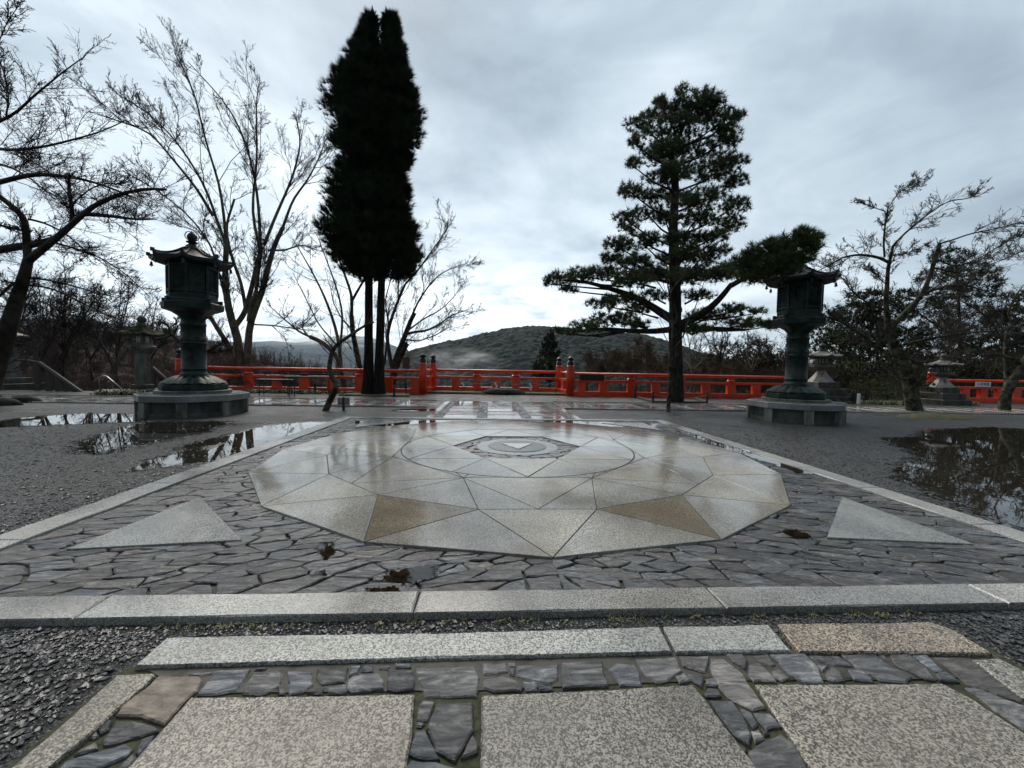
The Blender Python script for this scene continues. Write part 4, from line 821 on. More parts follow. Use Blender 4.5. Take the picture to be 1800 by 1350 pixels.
# maple behind the left lantern
bare_tree('maple_tree', 'tall bare multi-stemmed maple spreading above the left bronze lantern', 'tree', 10.6,
 [([(430, 668), (421, 640), (420, 600), (410, 572), (402, 545), (396, 500), (396, 465), (398, 430)], 18, 9, 0, 0.1),
  ([(425, 668), (407, 640), (400, 600), (385, 585), (373, 560), (350, 535), (325, 500)], 12, 5, 0, -0.9),
  ([(432, 668), (436, 625), (437, 580), (443, 555), (462, 512), (471, 470), (482, 430), (497, 400)], 15, 7, 0.1, -0.2),
  ([(412, 575), (430, 552), (440, 515), (452, 465), (458, 440)], 10, 7, 0.1, 0.5),
  ([(437, 565), (440, 540), (450, 515), (454, 480), (459, 445)], 8, 5, -0.1, -0.3),
  ([(432, 545), (425, 500), (412, 465), (404, 440), (396, 400), (412, 350)], 7, 4, 0.4, 1.2),
  ([(398, 430), (380, 385), (368, 345), (345, 300), (315, 255), (280, 215), (235, 180), (205, 165)], 6, 1.3, 0.1, -1.2),
  ([(398, 430), (394, 380), (385, 320), (368, 270), (352, 210), (343, 165), (325, 125), (306, 92)], 6, 1.2, 0.1, 0.6),
  ([(458, 440), (456, 380), (450, 320), (432, 250), (412, 205), (392, 175), (355, 135), (330, 108)], 6, 1.2, 0.5, 0.2),
  ([(459, 445), (443, 380), (446, 330), (452, 290), (451, 220), (450, 180), (455, 148)], 6, 1.6, -0.3, 1.4),
  ([(497, 400), (515, 350), (540, 318), (560, 280), (575, 240)], 5, 1.3, -0.2, 0.5),
  ([(465, 430), (480, 390), (500, 345), (515, 310), (530, 250), (520, 205)], 6, 1.8, 0.5, 1.8),
  ([(375, 380), (345, 330), (300, 275), (262, 230), (215, 215), (170, 200)], 6, 1.6, 0, -2.0),
  ([(470, 440), (500, 440), (530, 430), (560, 440)], 4, 1.2, 0.2, 0.8),
  ([(405, 560), (372, 430), (330, 375), (270, 330), (215, 300)], 5, 1.6, 0.2, -2.2),
  ([(437, 570), (480, 572), (520, 578), (560, 582)], 3, 1, 0, 0.8)],
 [(8, 0.45, 0.58, 0.55, 10, 0.30), (9, 0.55, 0.42, 0.6, 8, 0.15), (7, 0.62, 0.42, 0.7, 6, 0.1), (5, 0.7, 0.42, 0.8, 4, 0.1)], 'bark_maple', 'twig', rmin=0.0050, up=0.12)
# old cherry reaching in from the left edge
bare_tree('cherry_tree', 'old dark cherry tree leaning in from the left edge with long bare branches', 'tree', 4.6,
 [([(-40, 720), (-22, 680), (-2, 625), (15, 575), (28, 530), (42, 490), (50, 455)], 50, 18, 0.3, 0),
  ([(50, 458), (47, 430), (46, 400), (42, 380), (20, 362), (0, 345), (-40, 325)], 16, 7, 0, 0.2),
  ([(48, 460), (62, 448), (85, 430), (110, 410), (135, 386), (165, 360), (200, 345), (240, 333), (268, 331), (292, 333)], 14, 3.5, 0, -0.9),
  ([(-60, 445), (-20, 442), (30, 434), (70, 428), (100, 418)], 15, 10, 0.2, 0),
  ([(126, 398), (127, 370), (122, 340), (121, 305)], 9, 5, -0.1, -0.1),
  ([(150, 376), (175, 378), (205, 381), (240, 386), (275, 385)], 8, 2, -0.2, -1.0),
  ([(-60, 335), (0, 320), (35, 311), (60, 305), (100, 308), (150, 315), (200, 332), (235, 347)], 10, 2.5, 0.5, -0.4),
  ([(-40, 255), (0, 262), (20, 265), (80, 258), (130, 245), (175, 233), (220, 212)], 6, 1.5, 0.2, -0.6),
  ([(-50, 235), (0, 213), (30, 198), (55, 172), (85, 148), (112, 125), (148, 100)], 6, 1.4, -0.5, -1.2),
  ([(10, 210), (16, 170), (5, 120), (-10, 80)], 3.5, 1.2, -0.5, -0.8),
  ([(-30, 110), (-5, 80), (12, 40), (34, 8)], 3, 1, -0.8, -1.2),
  ([(50, 385), (80, 392), (115, 410), (150, 440), (190, 470)], 4, 1.2, 0.1, 0.4),
  ([(-20, 390), (15, 400), (40, 405)], 5, 3, 0, 0),
  ([(40, 488), (75, 490), (120, 500), (170, 515), (215, 525)], 4, 1.2, 0.1, 0.6),
  ([(35, 500), (90, 505), (140, 530), (200, 560), (240, 600)], 3.5, 1, 0.1, 0.9),
  ([(38, 495), (20, 500), (0, 520), (-30, 540)], 6, 3, 0, 0.5),
  ([(90, 425), (130, 436), (175, 452), (220, 480), (262, 520)], 3.5, 1, 0, 0.7),
  ([(-40, 290), (0, 285), (50, 310), (90, 345), (125, 350), (160, 372)], 4, 1.4, 0.5, 0.4),
  ([(122, 345), (95, 310), (60, 285), (20, 270)], 3, 1, 0, 0.4),
  ([(125, 360), (160, 330), (195, 320), (230, 330), (262, 355)], 3, 1, 0, 0.6)],
 [(16, 0.7, 0.36, 0.30, 9, 0.12), (11, 0.75, 0.40, 0.6, 6, 0.1), (7, 0.9, 0.36, 0.7, 4, 0.1)], 'bark_cherry', 'twig', rmin=0.0042, up=0.10)
# bare trees behind the twin cedar
bare_tree('maple_tree', 'bare crooked tree over the balustrade just left of the cedar trunks', 'tree', 10.7,
 [([(618, 720), (608, 690), (600, 655), (594, 630), (583, 615), (565, 600), (545, 592)], 10, 7, 0, -0.4),
  ([(545, 592), (525, 583), (513, 572), (498, 560), (482, 545), (470, 535)], 4, 1.2, -0.4, -1.0),
  ([(540, 590), (530, 575), (545, 560), (560, 545)], 3, 1, -0.4, 0),
  ([(600, 650), (597, 620), (596, 600), (585, 560), (570, 520), (550, 480), (530, 445), (515, 420)], 7, 1.2, 0, 0.6),
  ([(597, 625), (600, 590), (603, 550), (590, 500), (575, 460), (560, 420)], 5, 1.2, 0, 1.4),
  ([(590, 605), (560, 570), (535, 520), (515, 480)], 3, 1, 0, 0.2)],
 LV, 'bark_maple', 'twig_grey', 'bare trees along the balustrade', rmin=0.005, dens=0.8)
bare_tree('maple_tree', 'pale-barked bare tree whose stem rises immediately left of the cedar trunks', 'tree', 11.6,
 [([(640, 720), (636, 660), (627, 620), (620, 585), (618, 555)], 10, 8, 0, 0),
  ([(618, 555), (619, 520), (605, 480), (590, 440), (575, 400)], 6, 1.4, 0, 0.5),
  ([(618, 530), (632, 505), (648, 480), (655, 450), (640, 410)], 5, 1.4, 0, -0.4),
  ([(620, 580), (600, 560), (585, 530), (580, 500)], 3, 1, 0, 0.8)],
 LV, 'bark_lichen', 'twig_grey', 'bare trees along the balustrade', rmin=0.005, dens=0.7)
bare_tree('maple_tree', 'bare spreading tree with a sawn stub, right of the cedar trunks above the balustrade', 'tree', 10.8,
 [([(688, 720), (690, 670), (694, 635), (706, 605), (714, 585), (722, 562), (729, 550)], 14, 7, 0, -0.2),
  ([(692, 660), (700, 635), (708, 618), (715, 604)], 11, 9, -0.1, -0.3),
  ([(712, 588), (730, 583), (750, 582), (772, 570), (797, 552), (822, 545)], 5, 1.2, -0.1, -0.6),
  ([(690, 650), (684, 620), (680, 590), (688, 560), (697, 535), (712, 500)], 7, 4, 0.2, 0.6),
  ([(712, 500), (735, 475), (760, 440), (780, 412), (792, 395), (770, 383)], 3.5, 1, 0.5, 0.2),
  ([(722, 560), (735, 530), (755, 500), (778, 478), (812, 465)], 4, 1, -0.2, 0.3),
  ([(700, 530), (700, 490), (712, 450), (735, 410)], 3, 1, 0.6, 1.4),
  ([(716, 582), (745, 560), (775, 545), (800, 520), (812, 500)], 3, 1, 0, 0.8),
  ([(708, 596), (735, 600), (765, 590), (795, 572)], 3, 1, 0, -0.9),
  ([(676, 640), (680, 600), (684, 570), (676, 530), (690, 480)], 4, 1.4, 0.2, 1.0)],
 LV, 'bark_cherry', 'twig_grey', 'bare trees along the balustrade', rmin=0.005)
# small crooked tree in front and the slim sapling before the pine
gY = G(575, 722)[1]
bare_tree('crooked_tree', 'small crooked lichen-covered tree with a bent trunk beside the white plate', 'tree', gY,
 [([(571, 725), (578, 708), (586, 693), (592, 680), (589, 668), (580, 660), (578, 648), (581, 630), (584, 615), (592, 605), (603, 598), (618, 588), (636, 575), (657, 566)], 12, 3.5, 0, 0.2),
  ([(586, 612), (575, 600), (568, 588)], 3, 1, 0, 0.1), ([(604, 598), (612, 604), (618, 615)], 2, 1, 0, 0)],
 [(3, 0.8, 0.10, 0.3, 4, 0.6), (2, 0.8, 0.4, 0.6, 3, 0.3)], 'bark_lichen', 'twig_grey', rmin=0.003, K=22)
gY = G(1176, 724)[1]
bare_tree('sapling', 'slim pale sapling rising in front of the big pine trunk', 'tree', gY,
 [([(1174, 726), (1176, 700), (1178, 680), (1177, 645), (1181, 610), (1183, 588), (1181, 555), (1178, 530), (1175, 500), (1168, 478)], 8, 2, 0, 0.1),
  ([(1183, 614), (1195, 601), (1204, 588), (1207, 565), (1220, 548), (1234, 505), (1248, 472)], 3, 1, 0, -0.2),
  ([(1178, 530), (1160, 500), (1140, 480), (1125, 470)], 2, 0.8, 0, 0.2), ([(1177, 515), (1195, 490), (1210, 465)], 2, 0.8, 0, 0.2)],
 [(6, 0.7, 0.25, 0.4, 5, 0.35), (4, 0.7, 0.5, 0.6, 4, 0.2)], 'bark_lichen', 'twig_grey', rmin=0.003)
# right-hand cherries
bare_tree('cherry_tree', 'mossy curved cherry tree with a sawn limb, right of the right bronze lantern', 'tree', 5.6,
 [([(1612, 730), (1603, 712), (1603, 690), (1598, 668), (1588, 645), (1577, 625), (1567, 598), (1561, 570)], 38, 17, 0, 0),
  ([(1561, 575), (1558, 545), (1557, 520), (1560, 498), (1560, 478), (1563, 462), (1567, 444), (1570, 432)], 14, 6, 0, -0.1),
  ([(1570, 432), (1585, 415), (1610, 393), (1640, 370), (1668, 352), (1700, 350), (1725, 342)], 5, 1.2, -0.1, -0.4),
  ([(1555, 452), (1553, 425), (1556, 395), (1561, 364)], 5, 3, -0.1, -0.1), ([(1561, 366), (1575, 345), (1592, 328), (1612, 322), (1630, 318)], 2.5, 1, -0.1, 0.2),
  ([(1557, 372), (1540, 366), (1520, 358), (1504, 348)], 2.2, 1, -0.1, 0.3),
  ([(1565, 580), (1582, 558), (1602, 540), (1623, 516), (1637, 478), (1646, 448), (1652, 427)], 13, 9, 0, -0.4),
  ([(1652, 428), (1670, 424), (1700, 412), (1750, 402), (1800, 389), (1840, 380)], 3.5, 1.2, -0.4, -0.8),
  ([(1645, 455), (1680, 470), (1720, 455), (1760, 430), (1800, 405)], 3.5, 1.2, -0.3, -0.8),
  ([(1640, 470), (1680, 480), (1730, 470), (1800, 440)], 3, 1.2, -0.3, 0.5),
  ([(1565, 463), (1545, 452), (1510, 447), (1480, 452), (1455, 468), (1425, 482)], 6, 1.4, 0, -0.4),
  ([(1566, 628), (1545, 610), (1520, 592), (1500, 578), (1475, 563), (1445, 555), (1420, 552)], 7, 2, 0, -0.5),
  ([(1588, 606), (1612, 600), (1650, 592), (1700, 585), (1760, 581), (1810, 568)], 6, 2, 0, -0.6),
  ([(1625, 516), (1660, 503), (1700, 502), (1735, 512)], 6, 2, -0.2, 0.3),
  ([(1600, 540), (1640, 568), (1680, 590)], 4, 1.5, 0, 0.4),
  ([(1557, 545), (1520, 530), (1495, 510), (1478, 485), (1455, 462)], 4, 1.2, 0, 0.6),
  ([(1558, 500), (1535, 480), (1515, 460)], 3, 1, 0, 0.3), ([(1566, 450), (1595, 445), (1630, 430)], 2.5, 1, 0, 0.3),
  ([(1588, 620), (1610, 640), (1640, 635)], 5, 2, 0, -0.2)],
 [(13, 0.7, 0.30, 0.30, 8, 0.15), (10, 0.75, 0.40, 0.6, 6, 0.1), (7, 0.85, 0.38, 0.7, 4, 0.1)], 'bark_lichen', 'twig_grey', rmin=0.0044, up=0.09, dens=1.25)
bare_tree('cherry_tree', 'dark leaning cherry tree at the right edge in front of the balustrade', 'tree', 6.0,
 [([(1766, 730), (1765, 712), (1767, 695), (1775, 675), (1790, 655), (1806, 635), (1815, 600), (1805, 590), (1785, 585)], 30, 12, 0, -0.2),
  ([(1770, 690), (1770, 660), (1768, 630), (1768, 605), (1770, 590)], 15, 10, 0, 0.2),
  ([(1796, 645), (1790, 636), (1770, 627), (1740, 620), (1715, 612), (1690, 600), (1670, 598)], 9, 2, 0, -0.4),
  ([(1725, 614), (1700, 618), (1680, 632), (1668, 640)], 4, 1.4, -0.2, -0.4),
  ([(1768, 605), (1745, 570), (1720, 545), (1690, 530)], 5, 1.5, 0.2, 0.4),
  ([(1790, 585), (1770, 550), (1785, 520), (1800, 500)], 5, 1.5, -0.2, 0.3), ([(1810, 600), (1830, 560), (1820, 520)], 5, 2, 0, 0)],
 [(11, 0.8, 0.28, 0.32, 7, 0.2), (6, 0.8, 0.45, 0.6, 5, 0.1), (5, 0.8, 0.45, 0.7, 3, 0.1)], 'bark_lichen', 'twig_grey', rmin=0.0040)

# generic bare trees of the background, each with its own limbs
def wild(label, px, ytop, ybase, Y, w, spread, mat=('bark_cherry', 'twig'), group='bare trees on the slope at the left', rmin=0.006, dens=1.0, name='bare_tree', lean=0, flat=1.0):
    ls = []; fork = ybase + (ytop - ybase) * random.uniform(0.16, 0.3)
    ls.append(([(px, ybase), (px + lean * .3 + random.uniform(-4, 4), (ybase + fork) / 2), (px + lean * .5, fork)], w, w * 0.7, 0, 0))
    for k in range(7):
        a = random.uniform(-1, 1); h = random.uniform(0.6, 1.0) * (1 - 0.35 * abs(a)); y1 = fork + (ytop - fork) * h; x1 = px + lean + a * spread
        f2 = fork + random.uniform(-0.1, 0.25) * (ytop - fork) * 0.6
        ls.append(([(px + lean * .5, max(f2, fork) if k == 0 else f2 if f2 < fork else fork), (px + lean * .6 + (x1 - px) * 0.35 + random.uniform(-5, 5), fork + (y1 - fork) * 0.42), (px + lean * .8 + (x1 - px) * 0.68 + random.uniform(-6, 6), fork + (y1 - fork) * 0.75), (x1, y1)], w * random.uniform(.35, .55), 1.1, 0, random.uniform(-1.6, 1.6)))
    return bare_tree(name, label, 'tree', Y, ls, [(10, 0.65, 0.38, 0.40, 7, 0.2), (7, 0.7, 0.5, 0.6, 5, 0.12), (5, 0.7, 0.5, 0.7, 3, 0.1)], mat[0], mat[1], group, rmin=rmin, dens=dens, flat=flat)
wl = [('bare dark tree among the stair railing, left of the moss-capped lantern', 112, 455, 700, 9.6, 8, 95), ('spreading bare tree above the grey wooden stair railing', 70, 470, 700, 11, 7, 80), ('bare tree whose twigs fill the gap left of the left bronze lantern', 205, 470, 700, 12, 7, 85), ('low bare tree close behind the moss-capped stone lantern', 262, 520, 690, 11.5, 6, 60), ('bare tree at the left edge behind the red post', 10, 450, 700, 12, 8, 70), ('thin bare tree between the two old stone lanterns at the left', 160, 500, 700, 13.5, 6, 80)]
for l_, px, yt, yb, Y, w_, sp2 in wl: wild(l_, px, yt, yb, Y, w_, sp2)
bare_tree('gnarled_tree', 'low gnarled dark tree reaching out on both sides of the left bronze lantern column', 'tree', 10.0,
 [([(345, 700), (342, 660), (335, 630), (325, 608), (310, 597), (300, 585), (290, 578)], 11, 5, 0, -0.3), ([(304, 590), (296, 572), (285, 566), (272, 568)], 4, 2, -0.2, -0.2), ([(338, 640), (355, 622), (375, 612), (395, 600), (402, 588)], 6, 2, 0, 0.2), ([(345, 625), (365, 618), (388, 619), (410, 613)], 4, 1.5, 0, 0.3), ([(303, 592), (312, 575), (308, 560)], 3, 1, 0, 0.1), ([(300, 590), (278, 596), (262, 590)], 3, 1, 0, 0.3)],
 [(16, 0.8, 0.25, 0.4, 6, 0.3), (6, 0.8, 0.5, 0.6, 4, 0.1), (4, 0.8, 0.5, 0.7, 3, 0.1)], 'bark_cherry', 'twig', rmin=0.005)
wr = [('thin bare tree behind the right balustrade, next to the pine trunk', 1215, 560, 690, 12, 5, 45), ('forked bare tree over the right balustrade', 1262, 560, 690, 12.5, 5, 50), ('bare twiggy tree left of the right bronze lantern', 1320, 555, 695, 12, 6, 55), ('leaning bare tree just behind the right bronze lantern column', 1368, 545, 695, 13, 7, 60)]
for l_, px, yt, yb, Y, w_, sp2 in wr: wild(l_, px, yt, yb, Y, w_, sp2, ('bark_maple', 'twig_grey'), 'bare trees behind the right balustrade', 0.0055, 0.8)
wo_ = [('rust-brown twiggy tree in front of the wooded hill, right of the small conifer', 1062, 596, 700, 18, 6, 48), ('brown rounded bare tree behind the balustrade with the dark board', 1105, 588, 700, 19, 6, 52), ('russet twiggy tree just left of the pine trunk', 1145, 596, 700, 17, 6, 42), ('low brown tree behind the black-capped post right of centre', 1030, 618, 700, 17, 5, 34)]
for l_, px, yt, yb, Y, w_, sp2 in wo_: wild(l_, px, yt, yb, Y, w_, sp2, ('twig_brown', 'twig_brown'), 'brown trees beyond the balustrade', 0.009, 1.7)
for k, (px, yt, Y) in enumerate(((1480, 500, 15), (1530, 470, 14), (1700, 500, 13), (1760, 470, 14.5), (1660, 520, 12))):
    wild(['grey bare tree behind the lantern at the clipped hedge', 'grey bare tree behind the curved cherry trunk', 'bare tree above the right stone lantern', 'bare tree high behind the far right balustrade', 'low bare tree behind the sawn cherry limb'][k], px, yt, 690, Y, 6, 60, ('bark_maple', 'twig_grey'), 'bare trees at the right', 0.006, 0.8)

# ------------------------------------------------------------------ foliage
def tufts(C_, B, ln, wd, up=0.5, dirs=None, cone=1.0):
    """needle or leaf tufts: B slim blades round each centre"""
    n = len(C_) * B; c = np.repeat(C_, B, axis=0); d = rng.normal(0, cone, (n, 3)); d[:, 2] += up
    if dirs is not None: d += np.repeat(dirs, B, axis=0)
    d /= np.linalg.norm(d, axis=1)[:, None]; l = ln * rng.uniform(0.6, 1.25, n)[:, None]; s_ = np.cross(d, rng.normal(0, 1, (n, 3))); s_ /= np.linalg.norm(s_, axis=1)[:, None] + 1e-9; s_ *= wd / 2
    c0 = c + d * l * 0.04; V_ = np.stack([c0 - s_, c0 + s_, c + d * l], 1).reshape(-1, 3); return V_, np.arange(n * 3).reshape(-1, 3)
def pad_points(pads, Y, dens, depth=0.8, shell=0.5):
    out = []
    for (cx, cy, rx, ry, *dy) in pads:
        yy = Y + (dy[0] if dy else 0.0); c = PY(cx, cy, yy); s_ = (yy - CAM[1]) / F; a, b_, e = rx * s_, ry * s_, max(rx * s_ * depth, 0.15)
        n = max(6, int(dens * rx * ry / 100)); v = rng.normal(0, 1, (n, 3)); v /= np.linalg.norm(v, axis=1)[:, None]; r = rng.uniform(shell, 1, n)[:, None] ** 0.6
        out.append(c + v * r * np.array([a, e, b_]))
    return np.concatenate(out)
# twin cedar
LB = [(18, 652), (30, 634), (50, 618), (70, 606), (100, 597), (130, 584), (150, 573), (180, 566), (215, 570), (245, 580), (262, 592), (290, 586), (320, 573), (350, 566), (375, 557), (400, 549), (430, 553), (455, 566), (475, 590), (488, 622), (492, 640)]
RB = [(18, 686), (40, 700), (60, 706), (100, 722), (150, 728), (190, 744), (225, 750), (245, 742), (268, 730), (300, 722), (350, 728), (400, 731), (430, 746), (455, 745), (475, 736), (490, 722), (492, 700)]
YT = 8.55; cb = G(660, 690); t = thing('cedar_tree', (cb[0], YT, 0.06), 'very tall twin-trunked dark evergreen cedar in front of the balustrade', 'tree')
for pts, w0, w1 in (([(647, 694), (648, 640), (648, 560), (649, 480), (650, 380), (650, 250), (650, 120), (652, 30)], 17, 3), ([(666, 694), (667, 640), (669, 560), (671, 480), (675, 380), (682, 250), (686, 130), (688, 35)], 16, 3)):
    Q, R = limb3((pts, w0, w1, 0, 0.1), YT, 26); R[:4] *= np.array([1.5, 1.2, 1.1, 1.0]); V_, F_ = multi_tube(Q[None], R[None], 12); V_ += rng.normal(0, 0.006, V_.shape); np_mesh('trunk', V_, F_, 'bark_cedar', t, True)
cc = []; dd = []; core = []
for side in (0, 1):
    n = 700; ys = rng.uniform(36, 486, n); ys[:22] = rng.uniform(27, 50, 22); lb = np.interp(ys, [p[0] for p in LB], [p[1] for p in LB]); rb = np.interp(ys, [p[0] for p in RB], [p[1] for p in RB])
    ax = np.interp(ys, [20, 490], [651, 654] if side == 0 else [688, 676])
    if side == 0: w_ = np.where(ys < 150, np.minimum(ax - lb, 2 + (ys - 20) * 0.62), ax - lb); lo = ax - w_; hi = ax + w_ * 0.55
    else: w_ = np.where(ys < 150, np.minimum(rb - ax, 2 + (ys - 26) * 0.5), rb - ax); w_ = np.maximum(w_, 1); hi = ax + w_; lo = ax - w_ * 0.55
    hi = np.where((side == 0) & (ys < 75), np.minimum(hi, 665), hi); lo = np.where((side == 1) & (ys < 75), np.maximum(lo, 673), lo)
    th = rng.uniform(0, 6.283, n); xc = (lo + hi) / 2; hw = np.maximum((hi - lo) / 2 - 5, 1.5) * (0.97 + 0.20 * np.sin(ys * 0.155 + 2.2 * np.sin(th * 2 + side)) * np.clip((ys - 40) / 60, 0.15, 1) + 0.06 * np.sin(ys * 0.41 + th * 3)); rr = rng.uniform(0.3, 1, n) ** 0.5; sc2 = (YT - CAM[1]) / F
    for q in range(n):
        cr = (0.07 + 0.27 * min(1.0, hw[q] / 60)) * random.uniform(0.55, 1.35); hwq = max(hw[q] - cr / sc2 * 0.75, 2); x = xc[q] + hwq * rr[q] * math.cos(th[q]); dep = hwq * rr[q] * math.sin(th[q]) * sc2
        if ys[q] > 448 and abs(x - 692) < 13: continue
        c0 = PY(x, ys[q] + 3, YT + dep); k = int(7 + 11 * min(1, hw[q] / 60)); o = np.array([math.cos(th[q]) * rr[q], math.sin(th[q]) * rr[q], 0.25]); core.append(c0)
        off = rng.normal(0, 1, (k, 3)); off /= np.linalg.norm(off, axis=1)[:, None]; off *= (cr * rng.uniform(0.2, 1, k) ** 0.5)[:, None] * np.array([1, 1, 0.62])
        cc.append(c0 + off); dd.append(off / cr * 0.7 + o * 0.6 + np.array([0, 0, 0.35]))
cc = np.concatenate(cc); dd = np.concatenate(dd); core = np.array(core)

V1, F1 = tufts(cc, 22, 0.23, 0.016, 0.35, dd, 0.42); axis_x = core.mean(0)
V2, F2 = tufts(np.array([axis_x[0], YT, 0]) + (np.repeat(core, 5, axis=0) - np.array([axis_x[0], YT, 0])) * np.array([0.72, 0.72, 1]), 6, 0.26, 0.09, 0.3, None, 1.0)
np_mesh('crown', np.concatenate([V1, V2]), np.concatenate([F1, F2 + len(V1)]), 'leaf_cedar', t)

# big pine
YP = 7.1; pads = [(1235,172,26,14),(1175,195,36,15),(1215,195,45,18),(1248,180,28,14),(1130,218,30,14),(1185,228,50,16),(1268,212,32,18),(1282,240,22,16),(1118,250,16,11),(1232,262,58,16),(1155,272,40,14),(1282,285,32,14),(1112,288,13,10),(1168,308,40,13),(1245,305,42,14),(1292,318,24,13),(1108,335,26,11),(1150,345,38,11),(1232,348,46,12),(1288,362,30,13),(1098,382,20,11),(1140,375,34,11),(1222,385,42,12),(1282,395,30,13),(1106,402,20,9),(1086,430,24,13),(1130,425,38,12),(1222,420,36,11),(1262,415,18,10),(1076,455,20,12),(1118,460,34,12),(1232,452,42,12),(1262,440,24,11),(1150,482,44,13),(1110,492,40,14),(1062,480,30,12),(1026,484,26,13),(985,490,26,12),(962,496,12,8),(1000,508,18,7),(1205,482,44,13),(1262,480,38,14),(1060,535,30,10),(1095,525,34,10),(1120,545,26,10),(1080,562,40,12),(1035,574,32,10),(1003,583,24,7),(978,582,10,5),(1118,570,26,9),(1245,557,38,12),(1290,545,26,10),(1310,568,34,9),(1348,572,24,8),(1228,580,24,8),(1330,548,16,7),(1150,520,24,9),(1225,520,30,9),(1187,420,26,12),(1192,350,26,12),(1187,300,24,12),(1182,455,26,12),(1200,490,40,12),(1170,385,22,10),(1205,440,26,11),(1180,262,34,14),(1200,160,14,10),(1160,180,16,8),(1300,205,12,10)]
P3 = []
for (cx, cy, rx, ry) in pads:
    far = abs(cx - 1187) / 120; P3.append((cx, cy, rx, ry, random.uniform(-1.3, 1.3) * (1 - 0.5 * min(1, far))))
near = [(1318,462,32,17,-4.1),(1345,445,36,18,-4.3),(1382,432,34,17,-4.5),(1415,420,24,15,-4.6),(1430,436,16,12,-4.6),(1365,465,40,15,-4.4),(1330,488,38,12,-3.9),(1400,455,30,13,-4.6),(1300,480,24,12,-3.4),(1282,470,22,10,-2.6),(1352,480,34,10,-4.3),(1392,476,20,8,-4.6),(1438,420,8,8,-4.6),(1408,408,12,8,-4.6)]
tk = [([(1186, 714), (1188, 690), (1188, 650), (1187, 610), (1187, 560), (1187, 520), (1186, 480), (1184, 440), (1183, 400), (1186, 350), (1190, 325), (1181, 290), (1178, 265)], 30, 11, 0, 0), ([(1178, 268), (1190, 245), (1205, 215), (1225, 180)], 9, 2, 0, 0), ([(1180, 285), (1165, 250), (1160, 215)], 6, 2, 0, 0.3)]
lm = [([(1187, 565), (1160, 548), (1130, 528), (1098, 515), (1065, 505), (1030, 495), (990, 492)], 17, 3, 0, -0.4), ([(1187, 578), (1150, 583), (1110, 582), (1060, 577), (1010, 583)], 12, 3, 0, 0.3), ([(1188, 575), (1215, 562), (1245, 545), (1270, 520), (1285, 500)], 18, 9, 0, -1.8), ([(1285, 502), (1310, 488), (1345, 478), (1380, 465), (1415, 440)], 10, 3, -1.8, -4.5), ([(1190, 580), (1230, 578), (1270, 578), (1310, 580)], 12, 5, 0, 0.2), ([(1188, 560), (1200, 545), (1185, 520)], 4, 2, 0, 0)]
for (cx, cy, rx, ry, dy) in P3:
    if cy < 470: y0 = min(cy + 30 + abs(cx - 1186) * 0.25, 500); ls_ = ([(1185, y0), ((1185 + cx) / 2, (y0 + cy) / 2 + 8), (cx, cy + 3)], 4.5, 1.6, 0, dy)
    else:
        x0 = 1187 + (cx - 1187) * 0.45; ls_ = ([(x0, min(cy + 14, 582)), ((x0 + cx) / 2, cy + 9), (cx, cy + 3)], 4, 1.5, dy * 0.5, dy)
    lm.append(ls_)
for (cx, cy, rx, ry, dy) in near: lm.append(([(1300 + (cx - 1300) * 0.5, 482 - (cx - 1300) * 0.12), (cx, cy + 4)], 4, 1.6, -1.8 + (dy + 1.8) * 0.7, dy))
t = thing('pine_tree', (*PY(1187, 710, YP)[:2], 0), 'big dark pine with layered needle pads and one branch reaching over the right bronze lantern', 'tree')
LQ = [limb3(s, YP, 18) for s in tk]; LQ[0][1][:3] *= np.array([1.15, 1.05, 1.0]); V_, F_ = multi_tube(np.array([q[0] for q in LQ]), np.array([q[1] for q in LQ]), 14); V_ += rng.normal(0, 0.005, V_.shape); np_mesh('trunk', V_, F_, 'bark_pine', t, True)
LQ = [limb3(s, YP, 12) for s in lm]; V_, F_ = multi_tube(np.array([q[0] for q in LQ]), np.array([q[1] for q in LQ]), 7); np_mesh('limbs', V_, F_, 'bark_pine', t, True)
pp = pad_points([(a, b_, c_ * 1.12, d_ * 1.12, e) for a, b_, c_, d_, e in P3], YP, 19.0, 0.75, 0.1); V1, F1 = tufts(pp, 26, 0.15, 0.018, 0.75, None, 0.8)
pn = pad_points([(a, b_, c_ * 1.15, d_ * 1.1, e) for a, b_, c_, d_, e in near], YP, 19.0, 0.5, 0.1); V2, F2 = tufts(pn, 28, 0.12, 0.011, 0.75, None, 0.8)
np_mesh('crown', np.concatenate([V1, V2]), np.concatenate([F1, F2 + len(V1)]), 'leaf_pine', t)

def leafy(name, label, cat, Y, pads, dens, ln, wd, mat='leaf_dark', group=None, trunk=None, B=10, up=0.3, shell=0.45, bark='bark_pine'):
    t = thing(name, (*PY(pads[0][0], 700, Y)[:2], 0), label, cat, group)
    if trunk:
        LQ = [limb3(s, Y, 10) for s in trunk]; V_, F_ = multi_tube(np.array([q[0] for q in LQ]), np.array([q[1] for q in LQ]), 8); np_mesh('trunk', V_, F_, bark, t, True)
    V_, F_ = tufts(pad_points(pads, Y, dens, 0.8, shell), B, ln, wd, up, None, 0.9); np_mesh('crown', V_, F_, mat, t); return t
leafy('pine_tree', 'dark spreading pine rising behind the sawn cherry limb at the right', 'tree', 15, [(1672,450,34,14),(1700,475,40,14),(1650,485,38,14),(1740,478,20,12,.5),(1715,500,45,14),(1655,515,45,14),(1735,515,18,10),(1690,530,55,14),(1630,545,40,14),(1720,550,45,14),(1755,560,26,10),(1660,575,50,14),(1770,520,14,8),(1640,600,50,16),(1710,590,50,14)], 16, 0.26, 0.034, 'leaf_dark', 'dark evergreens at the right', [([(1690, 700), (1688, 600), (1685, 520), (1680, 460)], 12, 4, 0, 0)], 14)
